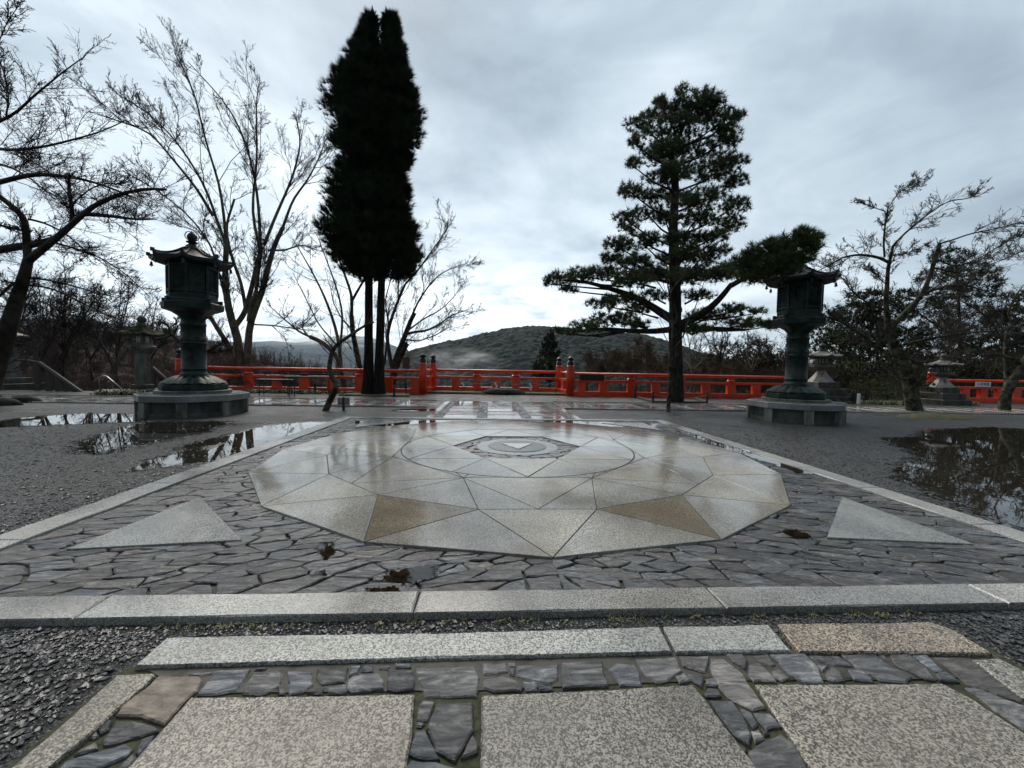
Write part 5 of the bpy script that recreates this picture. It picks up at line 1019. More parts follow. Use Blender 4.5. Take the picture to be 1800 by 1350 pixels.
leafy('evergreen_tree', 'rounded dark evergreen behind the curved cherry trunk', 'tree', 14, [(1530,525,40,18),(1500,550,40,20),(1560,550,45,22),(1590,520,22,12),(1520,590,60,26),(1580,600,50,28),(1470,600,30,18),(1540,640,75,26),(1600,640,40,24),(1480,645,40,26)], 18, 0.2, 0.06, 'leaf_dark', 'dark evergreens at the right', [([(1545, 700), (1542, 620), (1540, 550)], 10, 4, 0, 0)], 12)
leafy('evergreen_tree', 'dark evergreen mass behind the far right balustrade', 'tree', 15.5, [(1780,560,50,24),(1820,530,40,24),(1760,610,60,28),(1810,620,50,34),(1700,630,60,26),(1660,640,50,24),(1780,655,80,22),(1880,600,60,60)], 14, 0.22, 0.07, 'leaf_dark', 'dark evergreens at the right', [([(1790, 700), (1788, 620), (1785, 560)], 10, 4, 0, 0)], 12)
leafy('evergreen_tree', 'olive broadleaf tree just right of the right bronze lantern column', 'tree', 13, [(1445,590,26,20),(1470,570,24,18),(1425,615,20,16),(1500,600,30,24),(1460,630,40,24),(1430,655,30,20)], 16, 0.16, 0.05, 'leaf_hedge', 'dark evergreens at the right', [([(1460, 700), (1458, 620)], 8, 4, 0, 0)], 10)
for k, (px, cy, rx, ry, Y, l_) in enumerate(((1240, 632, 30, 16, 13, 'olive shrub behind the right balustrade beside the pine trunk'), (1290, 622, 34, 22, 13.5, 'leafy shrub behind the middle of the right balustrade'), (1335, 618, 30, 26, 13, 'tall shrub behind the right balustrade near the bronze lantern'), (1372, 632, 24, 20, 12.5, 'shrub crowding the column of the right bronze lantern'))):
    leafy('shrub', l_, 'shrub', Y, [(px, cy, rx, ry), (px - rx * .6, cy + 20, rx, ry), (px + rx * .6, cy + 24, rx, ry), (px, cy + 42, rx * 1.3, ry)], 12, 0.14, 0.05, 'leaf_hedge' if k % 2 == 0 else 'leaf_dark', 'shrubs behind the right balustrade', [([(px, 700), (px, cy)], 4, 2, 0, 0)], 9)
# small conifer in front of the hill
leafy('conifer_tree', 'small dark pointed conifer standing before the wooded hill', 'tree', 30, [(968,588,6,7),(967,598,10,8),(966,608,14,9),(966,620,18,10),(965,633,22,11),(964,646,26,11),(964,660,28,11)], 16, 0.5, 0.16, 'leaf_dark', None, [([(966, 690), (967, 580)], 5, 1, 0, 0)], 10, 0.5)
leafy('shrub', 'rusty autumn-leaved shrub among the brown trees left of the pine trunk', 'shrub', 20, [(1118,622,24,12),(1140,632,20,14),(1095,632,22,12)], 5, 0.2, 0.06, 'leaf_autumn', None, [([(1118, 700), (1118, 620)], 5, 2, 0, 0)], 8)
for k, (px, cy, l_) in enumerate(((500, 648, 'rounded dark shrub showing over the left balustrade'), (478, 662, 'low shrub behind the left balustrade'), (712, 662, 'low shrub behind the wooden notice'))):
    leafy('shrub', l_, 'shrub', 10.6 + 0.4 * k, [(px, cy, 16, 9), (px - 14, cy + 10, 18, 9), (px + 12, cy + 10, 18, 9)], 12, 0.07, 0.02, 'leaf_hedge', 'low shrubs behind the left balustrade', [([(px, 700), (px, cy)], 3, 2, 0, 0)], 9)
# clipped hedge at the right
leafy('hedge', 'low clipped hedge behind the curved cherry trunk', 'hedge', 8.3, [(1530,676,40,8),(1570,673,44,8),(1610,674,30,8),(1510,685,24,10),(1560,690,50,12),(1610,690,36,12),(1535,697,40,10),(1640,680,24,9)], 30, 0.06, 0.02, 'leaf_hedge', None, [([(1560, 712), (1560, 690)], 6, 4, 0, 0)], 12, 0.4)
leafy('shrub', 'dark shrub filling the gap between the hedge and the right stone lantern', 'shrub', 10.5, [(1500,650,34,16),(1550,650,40,16),(1600,655,40,14),(1640,650,40,18),(1480,670,20,14),(1690,655,40,14),(1740,655,50,14),(1790,655,40,16)], 26, 0.12, 0.045, 'leaf_dark', None, [([(1560, 712), (1560, 690)], 6, 4, 0, 0)], 10, 0.4)

# undergrowth beyond the platform edge: nobody could count it
def brush(name, label, x0, x1, y0, y1, n, h0, h1, mat, r=0.006, seedless=True):
    x = rng.uniform(x0, x1, n); y = rng.uniform(y0, y1, n); z = ground_h(x, y) - 0.1; h = rng.uniform(h0, h1, n); P = np.zeros((n, 5, 3)); P[:, 0] = np.stack([x, y, z], -1); d = rng.normal(0, 0.35, (n, 3)); d[:, 2] = 1
    for k in range(1, 5): d += rng.normal(0, 0.22, (n, 3)); d[:, 2] = np.maximum(d[:, 2], 0.3); P[:, k] = P[:, k - 1] + d / np.linalg.norm(d, axis=1)[:, None] * (h / 4)[:, None]
    R = np.tile(np.linspace(1.3, 0.5, 5) * r, (n, 1)); V1, F1 = multi_tube(P, R, 3); Q, R2, _ = spawn(P, R, h, 5, 0.8, 0.4, 0.7, 4, r * 0.6, 0.05, 0.2, 0.2); V2, F2 = multi_tube(Q, R2, 3); Q3, R3, _ = spawn(Q, R2, h.repeat(5) * .4, 3, 0.8, 0.5, 0.7, 3, r * 0.5, 0.05, 0.2, 0.2); V3, F3 = multi_tube(Q3, R3, 3)
    return tag(np_mesh(name, np.concatenate([V1, V2, V3]), np.concatenate([F1, F2 + len(V1), F3 + len(V1) + len(V2)]), mat), label, 'undergrowth', kind='stuff')
brush('undergrowth', 'tangled bare brushwood on the slope below the left balustrade', -9, -2.6, 10.3, 17, 1500, 0.5, 1.5, 'twig_wood', 0.007)
brush('undergrowth', 'brown brushwood growing below the right balustrade', 2.8, 14, 10.3, 19, 2200, 0.6, 2.0, 'twig_brown', 0.008)
brush('undergrowth', 'low brush beyond the middle bay of the balustrade', -2.6, 2.8, 11.6, 16, 500, 0.4, 1.2, 'twig_wood', 0.007)
brush('undergrowth', 'dense dark brushwood beside the stairs at the left', -24, -7, 9.4, 20, 3600, 0.6, 2.0, 'twig_wood', 0.009)
brush('undergrowth', 'brushwood under the evergreens at the right', 12, 34, 10.5, 19, 1800, 0.8, 2.6, 'twig_brown', 0.008)
# bare woods on the brown slope at the left
n = 5200; us = rng.uniform(-250, 560, n); prof = [(-900, 560), (-500, 575), (-200, 590), (0, 600), (60, 596), (130, 595), (200, 588), (260, 590), (310, 602), (360, 612), (420, 626), (480, 640), (540, 652), (600, 664)]
vv = rng.uniform(-0.75, 0.0, n); P0 = []
for u, v_ in zip(us, vv):
    d = ray(u, px_profile(prof, u)); d = d / math.hypot(d[0], d[1]); zc_ = 1 + d[2] * 75; f_ = (0.5 + 0.5 * math.cos(math.pi * abs(v_))) ** 0.8; dist = 75 + v_ * 62; P0.append((CAM[0] + d[0] * dist, CAM[1] + d[1] * dist, -34 + (zc_ + 34) * f_ - 1.2))
P0 = np.array(P0); h = rng.uniform(2.0, 3.6, n); P = np.zeros((n, 4, 3)); P[:, 0] = P0; d = rng.normal(0, 0.18, (n, 3)); d[:, 2] = 1
for k in range(1, 4): P[:, k] = P[:, k - 1] + d * (h / 3)[:, None]; d += rng.normal(0, .1, d.shape)
R = np.tile(np.array([0.06, 0.045, 0.03, 0.02]), (n, 1)); V1, F1 = multi_tube(P, R, 3); Q, R2, _ = spawn(P, R, h, 8, 0.6, 0.45, 0.6, 4, 0.018, 0.15, 0.15, 0.35); V2, F2 = multi_tube(Q, R2, 3)
tag(np_mesh('bare_woodland', np.concatenate([V1, V2]), np.concatenate([F1, F2 + len(V1)]), 'twig_wood'), 'brown leafless woodland covering the slope at the left', 'woodland', kind='stuff')

# ------------------------------------------------------------------ stone lanterns
def sq(m, x, y, prof, n=4, ph=math.pi / 4): m.lathe((x, y, 0), [(r * (1.4142 if n == 4 else 1), z) for r, z in prof], n, ph)
def glyph(m, x, y, z, nx_, ny_, h, w_, seed):                # weathered carved characters as brush strokes
    r = random.Random(seed); u = np.array([-ny_, nx_]); n_ = np.array([nx_, ny_])
    for k in range(7):
        a = r.uniform(-w_ / 2, w_ / 2); b_ = r.uniform(-h / 2, h / 2); L_ = r.uniform(0.4, 1.0) * w_; hz = r.random() < 0.55
        c0 = np.array([x, y]) + u * (0 if hz else a); dx = L_ / 2 if hz else 0.0; dz = 0 if hz else L_ / 2
        p0 = c0 - u * dx; p1 = c0 + u * dx
        m.tube([(p0[0], p0[1], z + b_ - dz), (p1[0], p1[1], z + b_ + dz * (0.8 if hz is False else 1) + (0.005 if hz else 0))], h * 0.055, 4)
def stone_lantern_post(x, y, label):
    t = thing('stone_lantern', (x, y, 0), label, 'stone lantern')
    m = MB(); sq(m, x, y, [(0.26, -0.05), (0.26, 0.10), (0.24, 0.12)]); sq(m, x, y, [(0.20, 0.12), (0.20, 0.24), (0.18, 0.26)]); m.build('base', 'stone_dark', t, bevel=0.01)
    m = MB(); sq(m, x, y, [(0.135, 0.25), (0.128, 1.22)]); ps = m.build('post', 'stone_mid', t, bevel=0.012)
    m = MB(); [glyph(m, x + 0.134, y, 1.02 - k * 0.15, 1, 0, 0.10, 0.08, 40 + k) for k in range(3)]; m.build('inscription', 'stone_dark', ps)
    m = MB(); sq(m, x, y, [(0.14, 1.20), (0.22, 1.32), (0.24, 1.34), (0.24, 1.41), (0.22, 1.43)]); sq(m, x, y, [(0.19, 1.42), (0.19, 1.47)]); m.build('table', 'stone_mid', t, bevel=0.006)
    m = MB(); sq(m, x, y, [(0.145, 1.46), (0.145, 1.76)]); fb = m.build('firebox', 'stone_dark', t)
    for dx, dy in ((1, 0), (-1, 0), (0, -1), (0, 1)):
        m = MB(); 
        for k in (-1, 1): m.box((x + dx * 0.152 + (dy != 0) * k * 0.120, y + dy * 0.152 + (dx != 0) * k * 0.120, 1.61), ((0.03 if dx else 0.07), (0.03 if dy else 0.07), 0.30))
        for zz in (1.50, 1.73): m.box((x + dx * 0.153, y + dy * 0.153, zz), ((0.03 if dx else 0.20), (0.03 if dy else 0.20), 0.06))
        m.build('window_frame', 'stone_mid', fb)
        m = MB()
        for k in (-1, 0, 1): m.box((x + dx * 0.148 + (dy != 0) * k * 0.045, y + dy * 0.148 + (dx != 0) * k * 0.045, 1.615), ((0.012 if dx else 0.014), (0.012 if dy else 0.014), 0.20))
        m.box((x + dx * 0.148, y + dy * 0.148, 1.615), ((0.012 if dx else 0.2), (0.012 if dy else 0.2), 0.014)); m.build('lattice', 'paper', fb)
    vs, fs, n = [], [], 16; N1 = 12
    for j in range(N1):
        u = j / (N1 - 1); s_ = 0.10 + 0.27 * u
        for i in range(4 * n):
            e, q = divmod(i, n); a = -1 + 2 * q / n; X, Y_ = [(a, -1), (1, a), (-a, 1), (-1, -a)][e]; cr = min(abs(X), abs(Y_)); vs.append((x + X * s_, y + Y_ * s_, 2.02 - 0.24 * u ** 0.75 + 0.05 * cr ** 4 * u ** 2 + random.uniform(-.012, .012)))
    for s_, z in ((0.37, 1.73), (0.18, 1.745)):
        for i in range(4 * n):
            e, q = divmod(i, n); a = -1 + 2 * q / n; X, Y_ = [(a, -1), (1, a), (-a, 1), (-1, -a)][e]; cr = min(abs(X), abs(Y_)); vs.append((x + X * s_, y + Y_ * s_, z + (0.05 * cr ** 4 if s_ > 0.3 else 0)))
    fs = [(j * 4 * n + i, j * 4 * n + (i + 1) % (4 * n), (j + 1) * 4 * n + (i + 1) % (4 * n), (j + 1) * 4 * n + i) for j in range(N1 + 1) for i in range(4 * n)]
    m = MB(); m.add(vs, fs); rf = m.build('roof', 'moss', t, True)
    V_, F_ = tufts(np.array([(x + random.uniform(-.34, .34), y + random.uniform(-.34, .34), 0) for _ in range(700)]) , 5, 0.035, 0.008, 1.0); c = V_[::3] * 0
    rr = np.maximum(np.abs(V_[:, 0] - x), np.abs(V_[:, 1] - y)); uu = np.clip((rr - 0.10) / 0.27, 0, 1); V_[:, 2] += 2.02 - 0.24 * uu ** 0.75; np_mesh('moss_cover', V_, F_, 'leaf_hedge', rf)
    m = MB(); m.lathe((x, y, 0), [(0.11, 1.98), (0.13, 2.05), (0.08, 2.10), (0.075, 2.13), (0.11, 2.17), (0.12, 2.22), (0.09, 2.28), (0.06, 2.32), (0.01, 2.35)], 16); m.build('finial', 'stone_dark', t, True)
stone_lantern_post(PY(252, 690, 8.3)[0], 8.3, 'old square stone lantern with a moss-covered roof, left of the left bronze lantern')

def stone_lantern_flared(x, y, s, z0, label, bw):
    t = thing('stone_lantern', (x, y, z0), label, 'stone lantern'); Z = lambda z: z0 + z * s
    m = MB()
    for (r, a, b_) in ((bw, -0.25, 0.22), (bw * 0.80, 0.22, 0.48), (bw * 0.60, 0.48, 0.70)): m.lathe((x, y, 0), [(r * 1.4142 * s, Z(a)), (r * 1.40 * s, Z(b_ - 0.02)), (r * 1.36 * s, Z(b_))], 4, math.pi / 4)
    m.build('stepped_base', 'stone_dark', t, bevel=0.012)
    m = MB(); m.lathe((x, y, 0), [(0.40 * s, Z(0.69)), (0.34 * s, Z(0.78)), (0.24 * s, Z(0.90)), (0.16 * s, Z(1.02)), (0.135 * s, Z(1.10)), (0.15 * s, Z(1.12))], 6, 0.3); pl = m.build('pillar', 'stone_pale', t)
    m = MB(); [glyph(m, x - 0.12 * s, y - 0.20 * s, Z(0.98 - k * 0.12), -0.5, -0.86, 0.07, 0.07, 60 + k) for k in range(2)]; m.build('inscription', 'ink', pl)
    m = MB(); m.lathe((x, y, 0), [(0.16 * s, Z(1.10)), (0.26 * s, Z(1.18)), (0.36 * s, Z(1.22)), (0.37 * s, Z(1.29)), (0.33 * s, Z(1.31))], 6, 0.3); m.build('table', 'stone_mid', t)
    m = MB(); m.lathe((x, y, 0), [(0.185 * s, Z(1.30)), (0.185 * s, Z(1.56))], 6, 0.3); fb = m.build('firebox', 'stone_dark', t)
    for k in range(6):
        a = 0.3 + (k + 0.5) * math.pi / 3
        for o in (-1, 1):
            m = MB(); r = 0.17 * s; m.box((x + r * math.cos(a) - o * 0.045 * s * math.sin(a), y + r * math.sin(a) + o * 0.045 * s * math.cos(a), Z(1.43)), (0.02, 0.05 * s, 0.16 * s), a); m.build('window', 'stone_pale', fb)
    n = 48; vs = []
    for j in range(8):
        u = j / 7
        for i in range(n):
            th = 2 * math.pi * i / n + 0.3; q = (th - 0.3) % (math.pi / 3) - math.pi / 6; R0 = math.cos(math.pi / 6) / math.cos(q); cr = abs(q) / (math.pi / 6); r = (0.12 + 0.42 * u) * R0 * s * 1.1; vs.append((x + r * math.cos(th), y + r * math.sin(th), Z(1.80 - 0.19 * u ** 0.7 + 0.05 * cr ** 4 * u ** 2)))
    for rr, z in ((0.54, 1.57), (0.22, 1.56)):
        for i in range(n):
            th = 2 * math.pi * i / n + 0.3; q = (th - 0.3) % (math.pi / 3) - math.pi / 6; R0 = math.cos(math.pi / 6) / math.cos(q); cr = abs(q) / (math.pi / 6); r = rr * R0 * s * 1.1; vs.append((x + r * math.cos(th), y + r * math.sin(th), Z(z + (0.05 * cr ** 4 if rr > .5 else 0))))
    m = MB(); m.add(vs, [(j * n + i, j * n + (i + 1) % n, (j + 1) * n + (i + 1) % n, (j + 1) * n + i) for j in range(9) for i in range(n)]); m.build('roof', 'stone_mid', t)
    m = MB(); m.lathe((x, y, 0), [(0.13 * s, Z(1.78)), (0.14 * s, Z(1.83)), (0.08 * s, Z(1.87)), (0.10 * s, Z(1.92)), (0.12 * s, Z(1.97)), (0.08 * s, Z(2.03)), (0.01, Z(2.07))], 14); m.build('finial', 'stone_dark', t, True)
p = PY(1654, 700, 8.1); stone_lantern_flared(p[0], p[1], 0.82, 0.0, 'stone lantern with a pale flared pillar between the hedge and the far right balustrade', 0.62)
p = PY(1441, 700, 8.6); stone_lantern_flared(p[0], p[1], 0.96, 0.0, 'stone lantern half hidden just right of the right bronze lantern', 0.66)
# lantern at the left edge
p = PY(12, 668, 9.2); x, y = p[0], p[1]; t = thing('stone_lantern', (x, y, 0), 'inscribed stone lantern with a stepped base at the left edge of the photo', 'stone lantern')
m = MB(); sq(m, x, y, [(0.62, -0.1), (0.62, 0.18)]); sq(m, x, y, [(0.40, 0.18), (0.38, 0.36)]); m.build('stepped_base', 'stone_dark', t, bevel=0.02)
m = MB(); sq(m, x, y, [(0.24, 0.35), (0.15, 1.38)]); pl = m.build('pillar', 'stone_mid', t, bevel=0.01)
m = MB(); [glyph(m, x + 0.19 + 0.028 - k * 0.012 - 0.02, y - 0.02, 1.05 - 0.0 - k * 0.16, 1, 0, 0.11, 0.12, 80 + k) for k in range(4)]; m.build('inscription', 'ink', pl)
m = MB(); sq(m, x, y, [(0.15, 1.36), (0.26, 1.44), (0.27, 1.50)]); m.build('table', 'stone_dark', t)
m = MB(); sq(m, x, y, [(0.14, 1.50), (0.14, 1.68)]); m.build('firebox', 'stone_dark', t)
m = MB(); sq(m, x, y, [(0.34, 1.66), (0.34, 1.71), (0.12, 1.84), (0.03, 1.95)]); m.build('roof', 'stone_mid', t)

# ------------------------------------------------------------------ small things
def pxX(px, Y, z=0.0): return PY(px, 690, Y)[0]
# cedar bed
bx0, bx1 = pxX(598, 8.2), pxX(716, 8.2)
m = MB(); stone(m, [(bx0, 8.05), (bx1 + .1, 8.05), (bx1 - .1, 9.2), (bx0 + .25, 9.2)], 0.055, 0.08, 0.05, 0.03, 0.12); tag(m.build('mossy_bed', 'moss_ground'), kind='structure')
m = MB(); stone(m, [(-2.62, 9.62), (2.42, 9.62), (2.3, 11.0), (-2.4, 11.0)], 0.07, 0.09, 0.06, 0.02, 0.15); tag(m.build('raised_bed', 'moss_ground'), kind='structure')
p = G(1640, 735); m = MB(); m.lathe((p[0] + 0.3, p[1] + 0.15, -0.04), [(1.0, 0.0), (0.85, 0.05), (0.55, 0.10), (0.25, 0.12), (0.01, 0.125)], 28, cap=False); m.v = [(a, p[1] + 0.15 + (b_ - p[1] - 0.15) * 0.55, c + random.uniform(-.012, .012)) for a, b_, c in m.v]; tag(m.build('mossy_mound', 'moss_ground', None, True), kind='structure')
# bench
Yb = 7.55; xa_, xb_ = pxX(511, Yb), pxX(584, Yb)
t = thing('bench', ((xa_ + xb_) / 2, Yb, 0), 'dark wooden bench on thin metal legs before the left balustrade', 'bench'); l = xb_ - xa_ + 0.25; cx = (xa_ + xb_) / 2
m = MB()
for k in range(3): m.box((cx, Yb - 0.13 + 0.13 * k, 0.585), (l, 0.115, 0.035))
m.build('seat', 'wood_dark', t)
m = MB()
for k in range(2): m.box((cx, Yb + 0.20 + 0.015 * k, 0.66 + k * 0.07), (l, 0.02, 0.055))
m.build('backrest', 'wood_dark', t)
for sx_ in (-1, 1):
    for dy in (-0.15, 0.17): m = MB(); m.tube([(cx + sx_ * (l / 2 - 0.16), Yb + dy, 0.0), (cx + sx_ * (l / 2 - 0.16), Yb + dy, 0.575)], 0.013, 6); m.build('leg', 'black_iron', t)
    m = MB(); m.tube([(cx + sx_ * (l / 2 - 0.16), Yb + 0.19, 0.5), (cx + sx_ * (l / 2 - 0.16), Yb + 0.235, 0.76)], 0.011, 6); m.build('back_support', 'black_iron', t)
# second bench half seen left of it
t = thing('bench', (pxX(470, Yb + .6), Yb + .6, 0), 'low dark bench partly seen at the left end of the longer bench', 'bench')
xx = pxX(485, Yb + .6); m = MB(); m.box((xx, Yb + .6, 0.46), (1.05, 0.34, 0.05)); m.build('seat', 'wood_dark', t)
for sx_ in (-.42, .42):
    m = MB(); m.tube([(xx + sx_, Yb + .48, 0), (xx + sx_, Yb + .48, .44)], 0.014, 6); m.tube([(xx + sx_, Yb + .72, 0), (xx + sx_, Yb + .72, .44)], 0.014, 6); m.tube([(xx + sx_, Yb + .48, .43), (xx + sx_, Yb + .72, .43)], 0.012, 6); m.build('leg_frame', 'black_iron', t)
# white plate and stake
p = G(604, 722); t = thing('notice_stake', (p[0], p[1], 0), 'short black stake in front of a pair of white plates', 'stake'); m = MB(); m.box((p[0], p[1], 0.14), (0.045, 0.045, 0.30)); m.build('stake', 'black_iron', t)
p2 = G(604, 714); t = thing('white_plates', (p2[0], p2[1], 0), 'pair of small white plates standing side by side behind the black stake', 'plates'); 
for sx_ in (-1, 1): m = MB(); m.box((p2[0] + sx_ * 0.078, p2[1], 0.115), (0.145, 0.012, 0.20)); pl = m.build('plate', 'paper', t); m = MB(); m.box((p2[0] + sx_ * 0.078, p2[1] - 0.009, 0.115), (0.105, 0.003, 0.155)); m.build('panel', 'stone_pale', pl)
# wooden notice on a thin pole
Yn = 8.7; x = pxX(714, Yn); t = thing('notice_board', (x, Yn, 0), 'small brown wooden notice with a gabled top on a thin pole by the balustrade post', 'notice board')
m = MB(); m.tube([(x, Yn, 0), (x, Yn, 1.15)], 0.010, 6); m.build('pole', 'black_iron', t)
m = MB(); m.box((x, Yn, 0.20), (0.035, 0.035, 0.42)); m.build('stake', 'black_iron', t)
m = MB(); z0, z1 = 0.87, 1.19; w2 = 0.115; m.add([(x - w2, Yn - .02, z0), (x + w2, Yn - .02, z0), (x + w2, Yn - .02, z1), (x, Yn - .02, z1 + .045), (x - w2, Yn - .02, z1), (x - w2, Yn - .045, z0), (x + w2, Yn - .045, z0), (x + w2, Yn - .045, z1), (x, Yn - .045, z1 + .045), (x - w2, Yn - .045, z1)], [(0, 1, 2, 3, 4), (9, 8, 7, 6, 5), (0, 5, 6, 1), (1, 6, 7, 2), (2, 7, 8, 3), (3, 8, 9, 4), (4, 9, 5, 0)]); bd = m.build('board', 'wood_brown', t)
m = MB(); m.tube([(x - w2 - .035, Yn - .035, z1 - .01), (x, Yn - .035, z1 + .055), (x + w2 + .035, Yn - .035, z1 - .01)], 0.014, 5); m.build('roof_strip', 'wood_dark', bd)
# dark board on the right balustrade
xs, xe = pxX(1017, YB), pxX(1060, YB); t = thing('dark_board', ((xs + xe) / 2, YB - 0.08, 0.58), 'blank dark board hanging on the right balustrade beside its black-capped post', 'board')
m = MB(); m.box(((xs + xe) / 2, YB - 0.085, 0.66), (xe - xs, 0.025, 0.19)); m.build('panel', 'wood_dark', t, bevel=0.003)
m = MB(); m.box(((xs + xe) / 2, YB - 0.085, 0.762), (xe - xs + .02, 0.03, 0.014)); m.build('edging', 'black_iron', t)
# white sign with Japanese lettering
xs, xe = pxX(1709, YR), pxX(1736, YR); t = thing('sign_board', ((xs + xe) / 2, YR - 0.09, 0.6), 'small white sign with black Japanese lettering on the far right balustrade', 'sign')
m = MB(); m.box(((xs + xe) / 2, YR - 0.075, 0.665), (xe - xs, 0.015, 0.175)); pnl = m.build('panel', 'paper', t)
cu = bpy.data.curves.new('lettering', 'FONT'); cu.body = '\u2190\u304a\u624b\u6d17'; cu.size = 0.115; cu.extrude = 0.001; cu.align_x = 'CENTER'; cu.align_y = 'CENTER'; cu.offset = 0.0018
tmp = bpy.data.objects.new('lettering_curve', cu); C.objects.link(tmp); bpy.context.view_layer.update()
me = bpy.data.meshes.new_from_object(tmp.evaluated_get(bpy.context.evaluated_depsgraph_get())); bpy.data.objects.remove(tmp)
me.transform(Matrix.Translation(((xs + xe) / 2, YR - 0.086, 0.668)) @ Matrix.Rotation(math.pi / 2, 4, 'X')); me.materials.clear(); finish('lettering', me, 'ink', pnl, False)
# sacred rock with rope and paper streamers
Yk = 9.85; x = pxX(885, Yk); t = thing('sacred_rock', (x, Yk, 0.06), 'flat dark rock on the raised moss bed inside a straw rope', 'rock')
m = MB(); m.lathe((x, Yk, 0.02), [(0.78, 0.0), (0.80, 0.06), (0.62, 0.15), (0.30, 0.205), (0.01, 0.215)], 22, cap=False); m.v = [(x + (a - x) * (1 + random.uniform(-.04, .04)), Yk + (b_ - Yk) * 0.42, c + random.uniform(-.008, .008)) for a, b_, c in m.v]; m.build('stone', 'rock_dark', t)
px_ = [(789, 9.72), (812, 9.72), (985, 9.72), (878, 9.70)]; xs_ = [pxX(812, 9.7), pxX(870, 9.7), pxX(932, 9.7), pxX(976, 9.7)]
t = thing('straw_rope', (xs_[0], 9.68, 0.07), 'thin straw rope strung on low poles before the flat rock', 'rope')
m = MB(); pts = []
for a, b_ in zip(xs_[:-1], xs_[1:]):
    for q in np.linspace(0, 1, 8)[:-1]: pts.append((a + (b_ - a) * q, 9.68, 0.47 - 0.10 * math.sin(math.pi * q)))
pts.append((xs_[-1], 9.68, 0.47)); m.tube(pts, 0.008, 5); m.build('cord', 'rope', t)
for a in xs_: m = MB(); m.tube([(a, 9.68, 0.05), (a, 9.68, 0.50)], 0.009, 6); m.build('pole', 'wood_grey', t)
for k, px in enumerate((813, 871, 932)):
    xx = pxX(px, 9.66); m = MB(); z = 0.44; o = 0
    for q in range(3 if k != 0 else 2):
        s_ = 0.035; dx = (0.018 if q % 2 else -0.018) + q * 0.010; m.add([(xx + dx - s_, 9.655, z), (xx + dx + s_, 9.655, z - 0.012), (xx + dx + s_ + .02, 9.652, z - 0.105), (xx + dx - s_ + .02, 9.652, z - 0.093)], [(0, 1, 2, 3)]); z -= 0.085
    tag(m.build('paper_streamer', 'paper'), ['narrow white zigzag paper streamer hanging at the left end of the straw rope', 'white zigzag paper streamer hanging in front of the flat rock', 'white zigzag paper streamer hanging right of the flat rock'][k], 'paper streamer')
# stakes with cord round cedar and pine
for name_, pts_, lab in (('cedar', [(554, 9.0, 'behind the bench, left of the cedar'), (693, 7.95, 'at the near right corner of the cedar bed')], ''), ('pine', [(1116, 8.9, 'behind the pine at the balustrade'), (1148, 7.0, 'at the near left corner of the pine bed'), (1243, 7.0, 'at the near right corner of the pine bed')], '')):
    for px, Y_, wh in pts_:
        x = pxX(px, Y_); m = MB(); m.box((x, Y_, 0.17), (0.055, 0.055, 0.36)); tag(m.build('corner_stake', 'black_iron', None, bevel=0.004), f'short dark stake {wh}', 'stake', 'stakes round the tree beds')
xa_, xb_, xc_, xd_ = pxX(1148, 7.0), pxX(1243, 7.0), pxX(1122, 8.7), pxX(1222, 8.7)
t = thing('tree_bed_edging', ((xa_ + xb_) / 2, 7.0, 0), 'grey timber edging laid on the ground round the pine', 'edging')
for a, b_ in (((xa_, 7.0), (xb_, 7.0)), ((xb_, 7.0), (xd_, 8.7)), ((xc_, 8.7), (xa_, 7.0))):
    m = MB(); a, b_ = np.array(a), np.array(b_); d = b_ - a; m.box((*((a + b_) / 2), 0.035), (np.linalg.norm(d), 0.06, 0.07), math.atan2(d[1], d[0])); m.build('timber', 'wood_grey', t)
t = thing('cord', (xa_, 7.0, 0), 'sagging cord between the two front stakes of the pine bed', 'cord'); m = MB(); m.tube([(xa_ + (xb_ - xa_) * q, 7.0 - .03, 0.27 - 0.12 * math.sin(math.pi * q)) for q in np.linspace(0, 1, 12)], 0.006, 5); m.build('line', 'rope', t)
# stair railing at the left, and the steel handrail
t = thing('stair_railing', (*PY(64, 690, 8.6)[:2], 0), 'grey weathered wooden railing running down the stairs at the left', 'railing')
A_ = PY(62, 636, 8.6); B_ = PY(158, 700, 8.2); H_ = PY(50, 634, 8.6)
m = MB(); m.tube([PY(22, 632, 8.6), H_, PY(70, 638, 8.6)], 0.045, 6); m.build('rail', 'wood_grey', t)
m = MB(); m.tube([PY(68, 637, 8.6), B_], 0.055, 6); m.build('rail', 'wood_grey', t)
for px in (65, 86, 103, 117, 131, 143):
    q = (px - 62) / 96; top = A_ + (B_ - A_) * q; m = MB(); m.box((top[0], top[1], (top[2] - 0.4) / 2), (0.12, 0.09, top[2] + 0.4)); m.build('post', 'wood_grey', t)
t = thing('stair_railing', (*PY(270, 690, 8.9)[:2], 0), 'second wooden stair railing showing right behind the moss-capped stone lantern', 'railing')
A2, B2 = PY(268, 646, 8.9), PY(304, 678, 8.7); m = MB(); m.tube([A2, B2], 0.05, 6); m.build('rail', 'wood_grey', t)
for q in (0.05, 0.4, 0.75): top = A2 + (B2 - A2) * q; m = MB(); m.box((top[0], top[1], (top[2] - 0.3) / 2), (0.09, 0.09, top[2] + 0.3)); m.build('post', 'wood_grey', t)
t = thing('steel_handrail', (*PY(176, 690, 8.0)[:2], 0), 'thin curved steel handrail at the head of the stairs', 'handrail')
m = MB(); m.tube([PY(176, 690, 8.0), PY(175, 668, 8.0), PY(177, 662, 8.0), PY(182, 660, 8.0), PY(188, 662, 8.0), PY(215, 684, 7.8)], 0.018, 8); m.build('bar', 'steel', t, True)
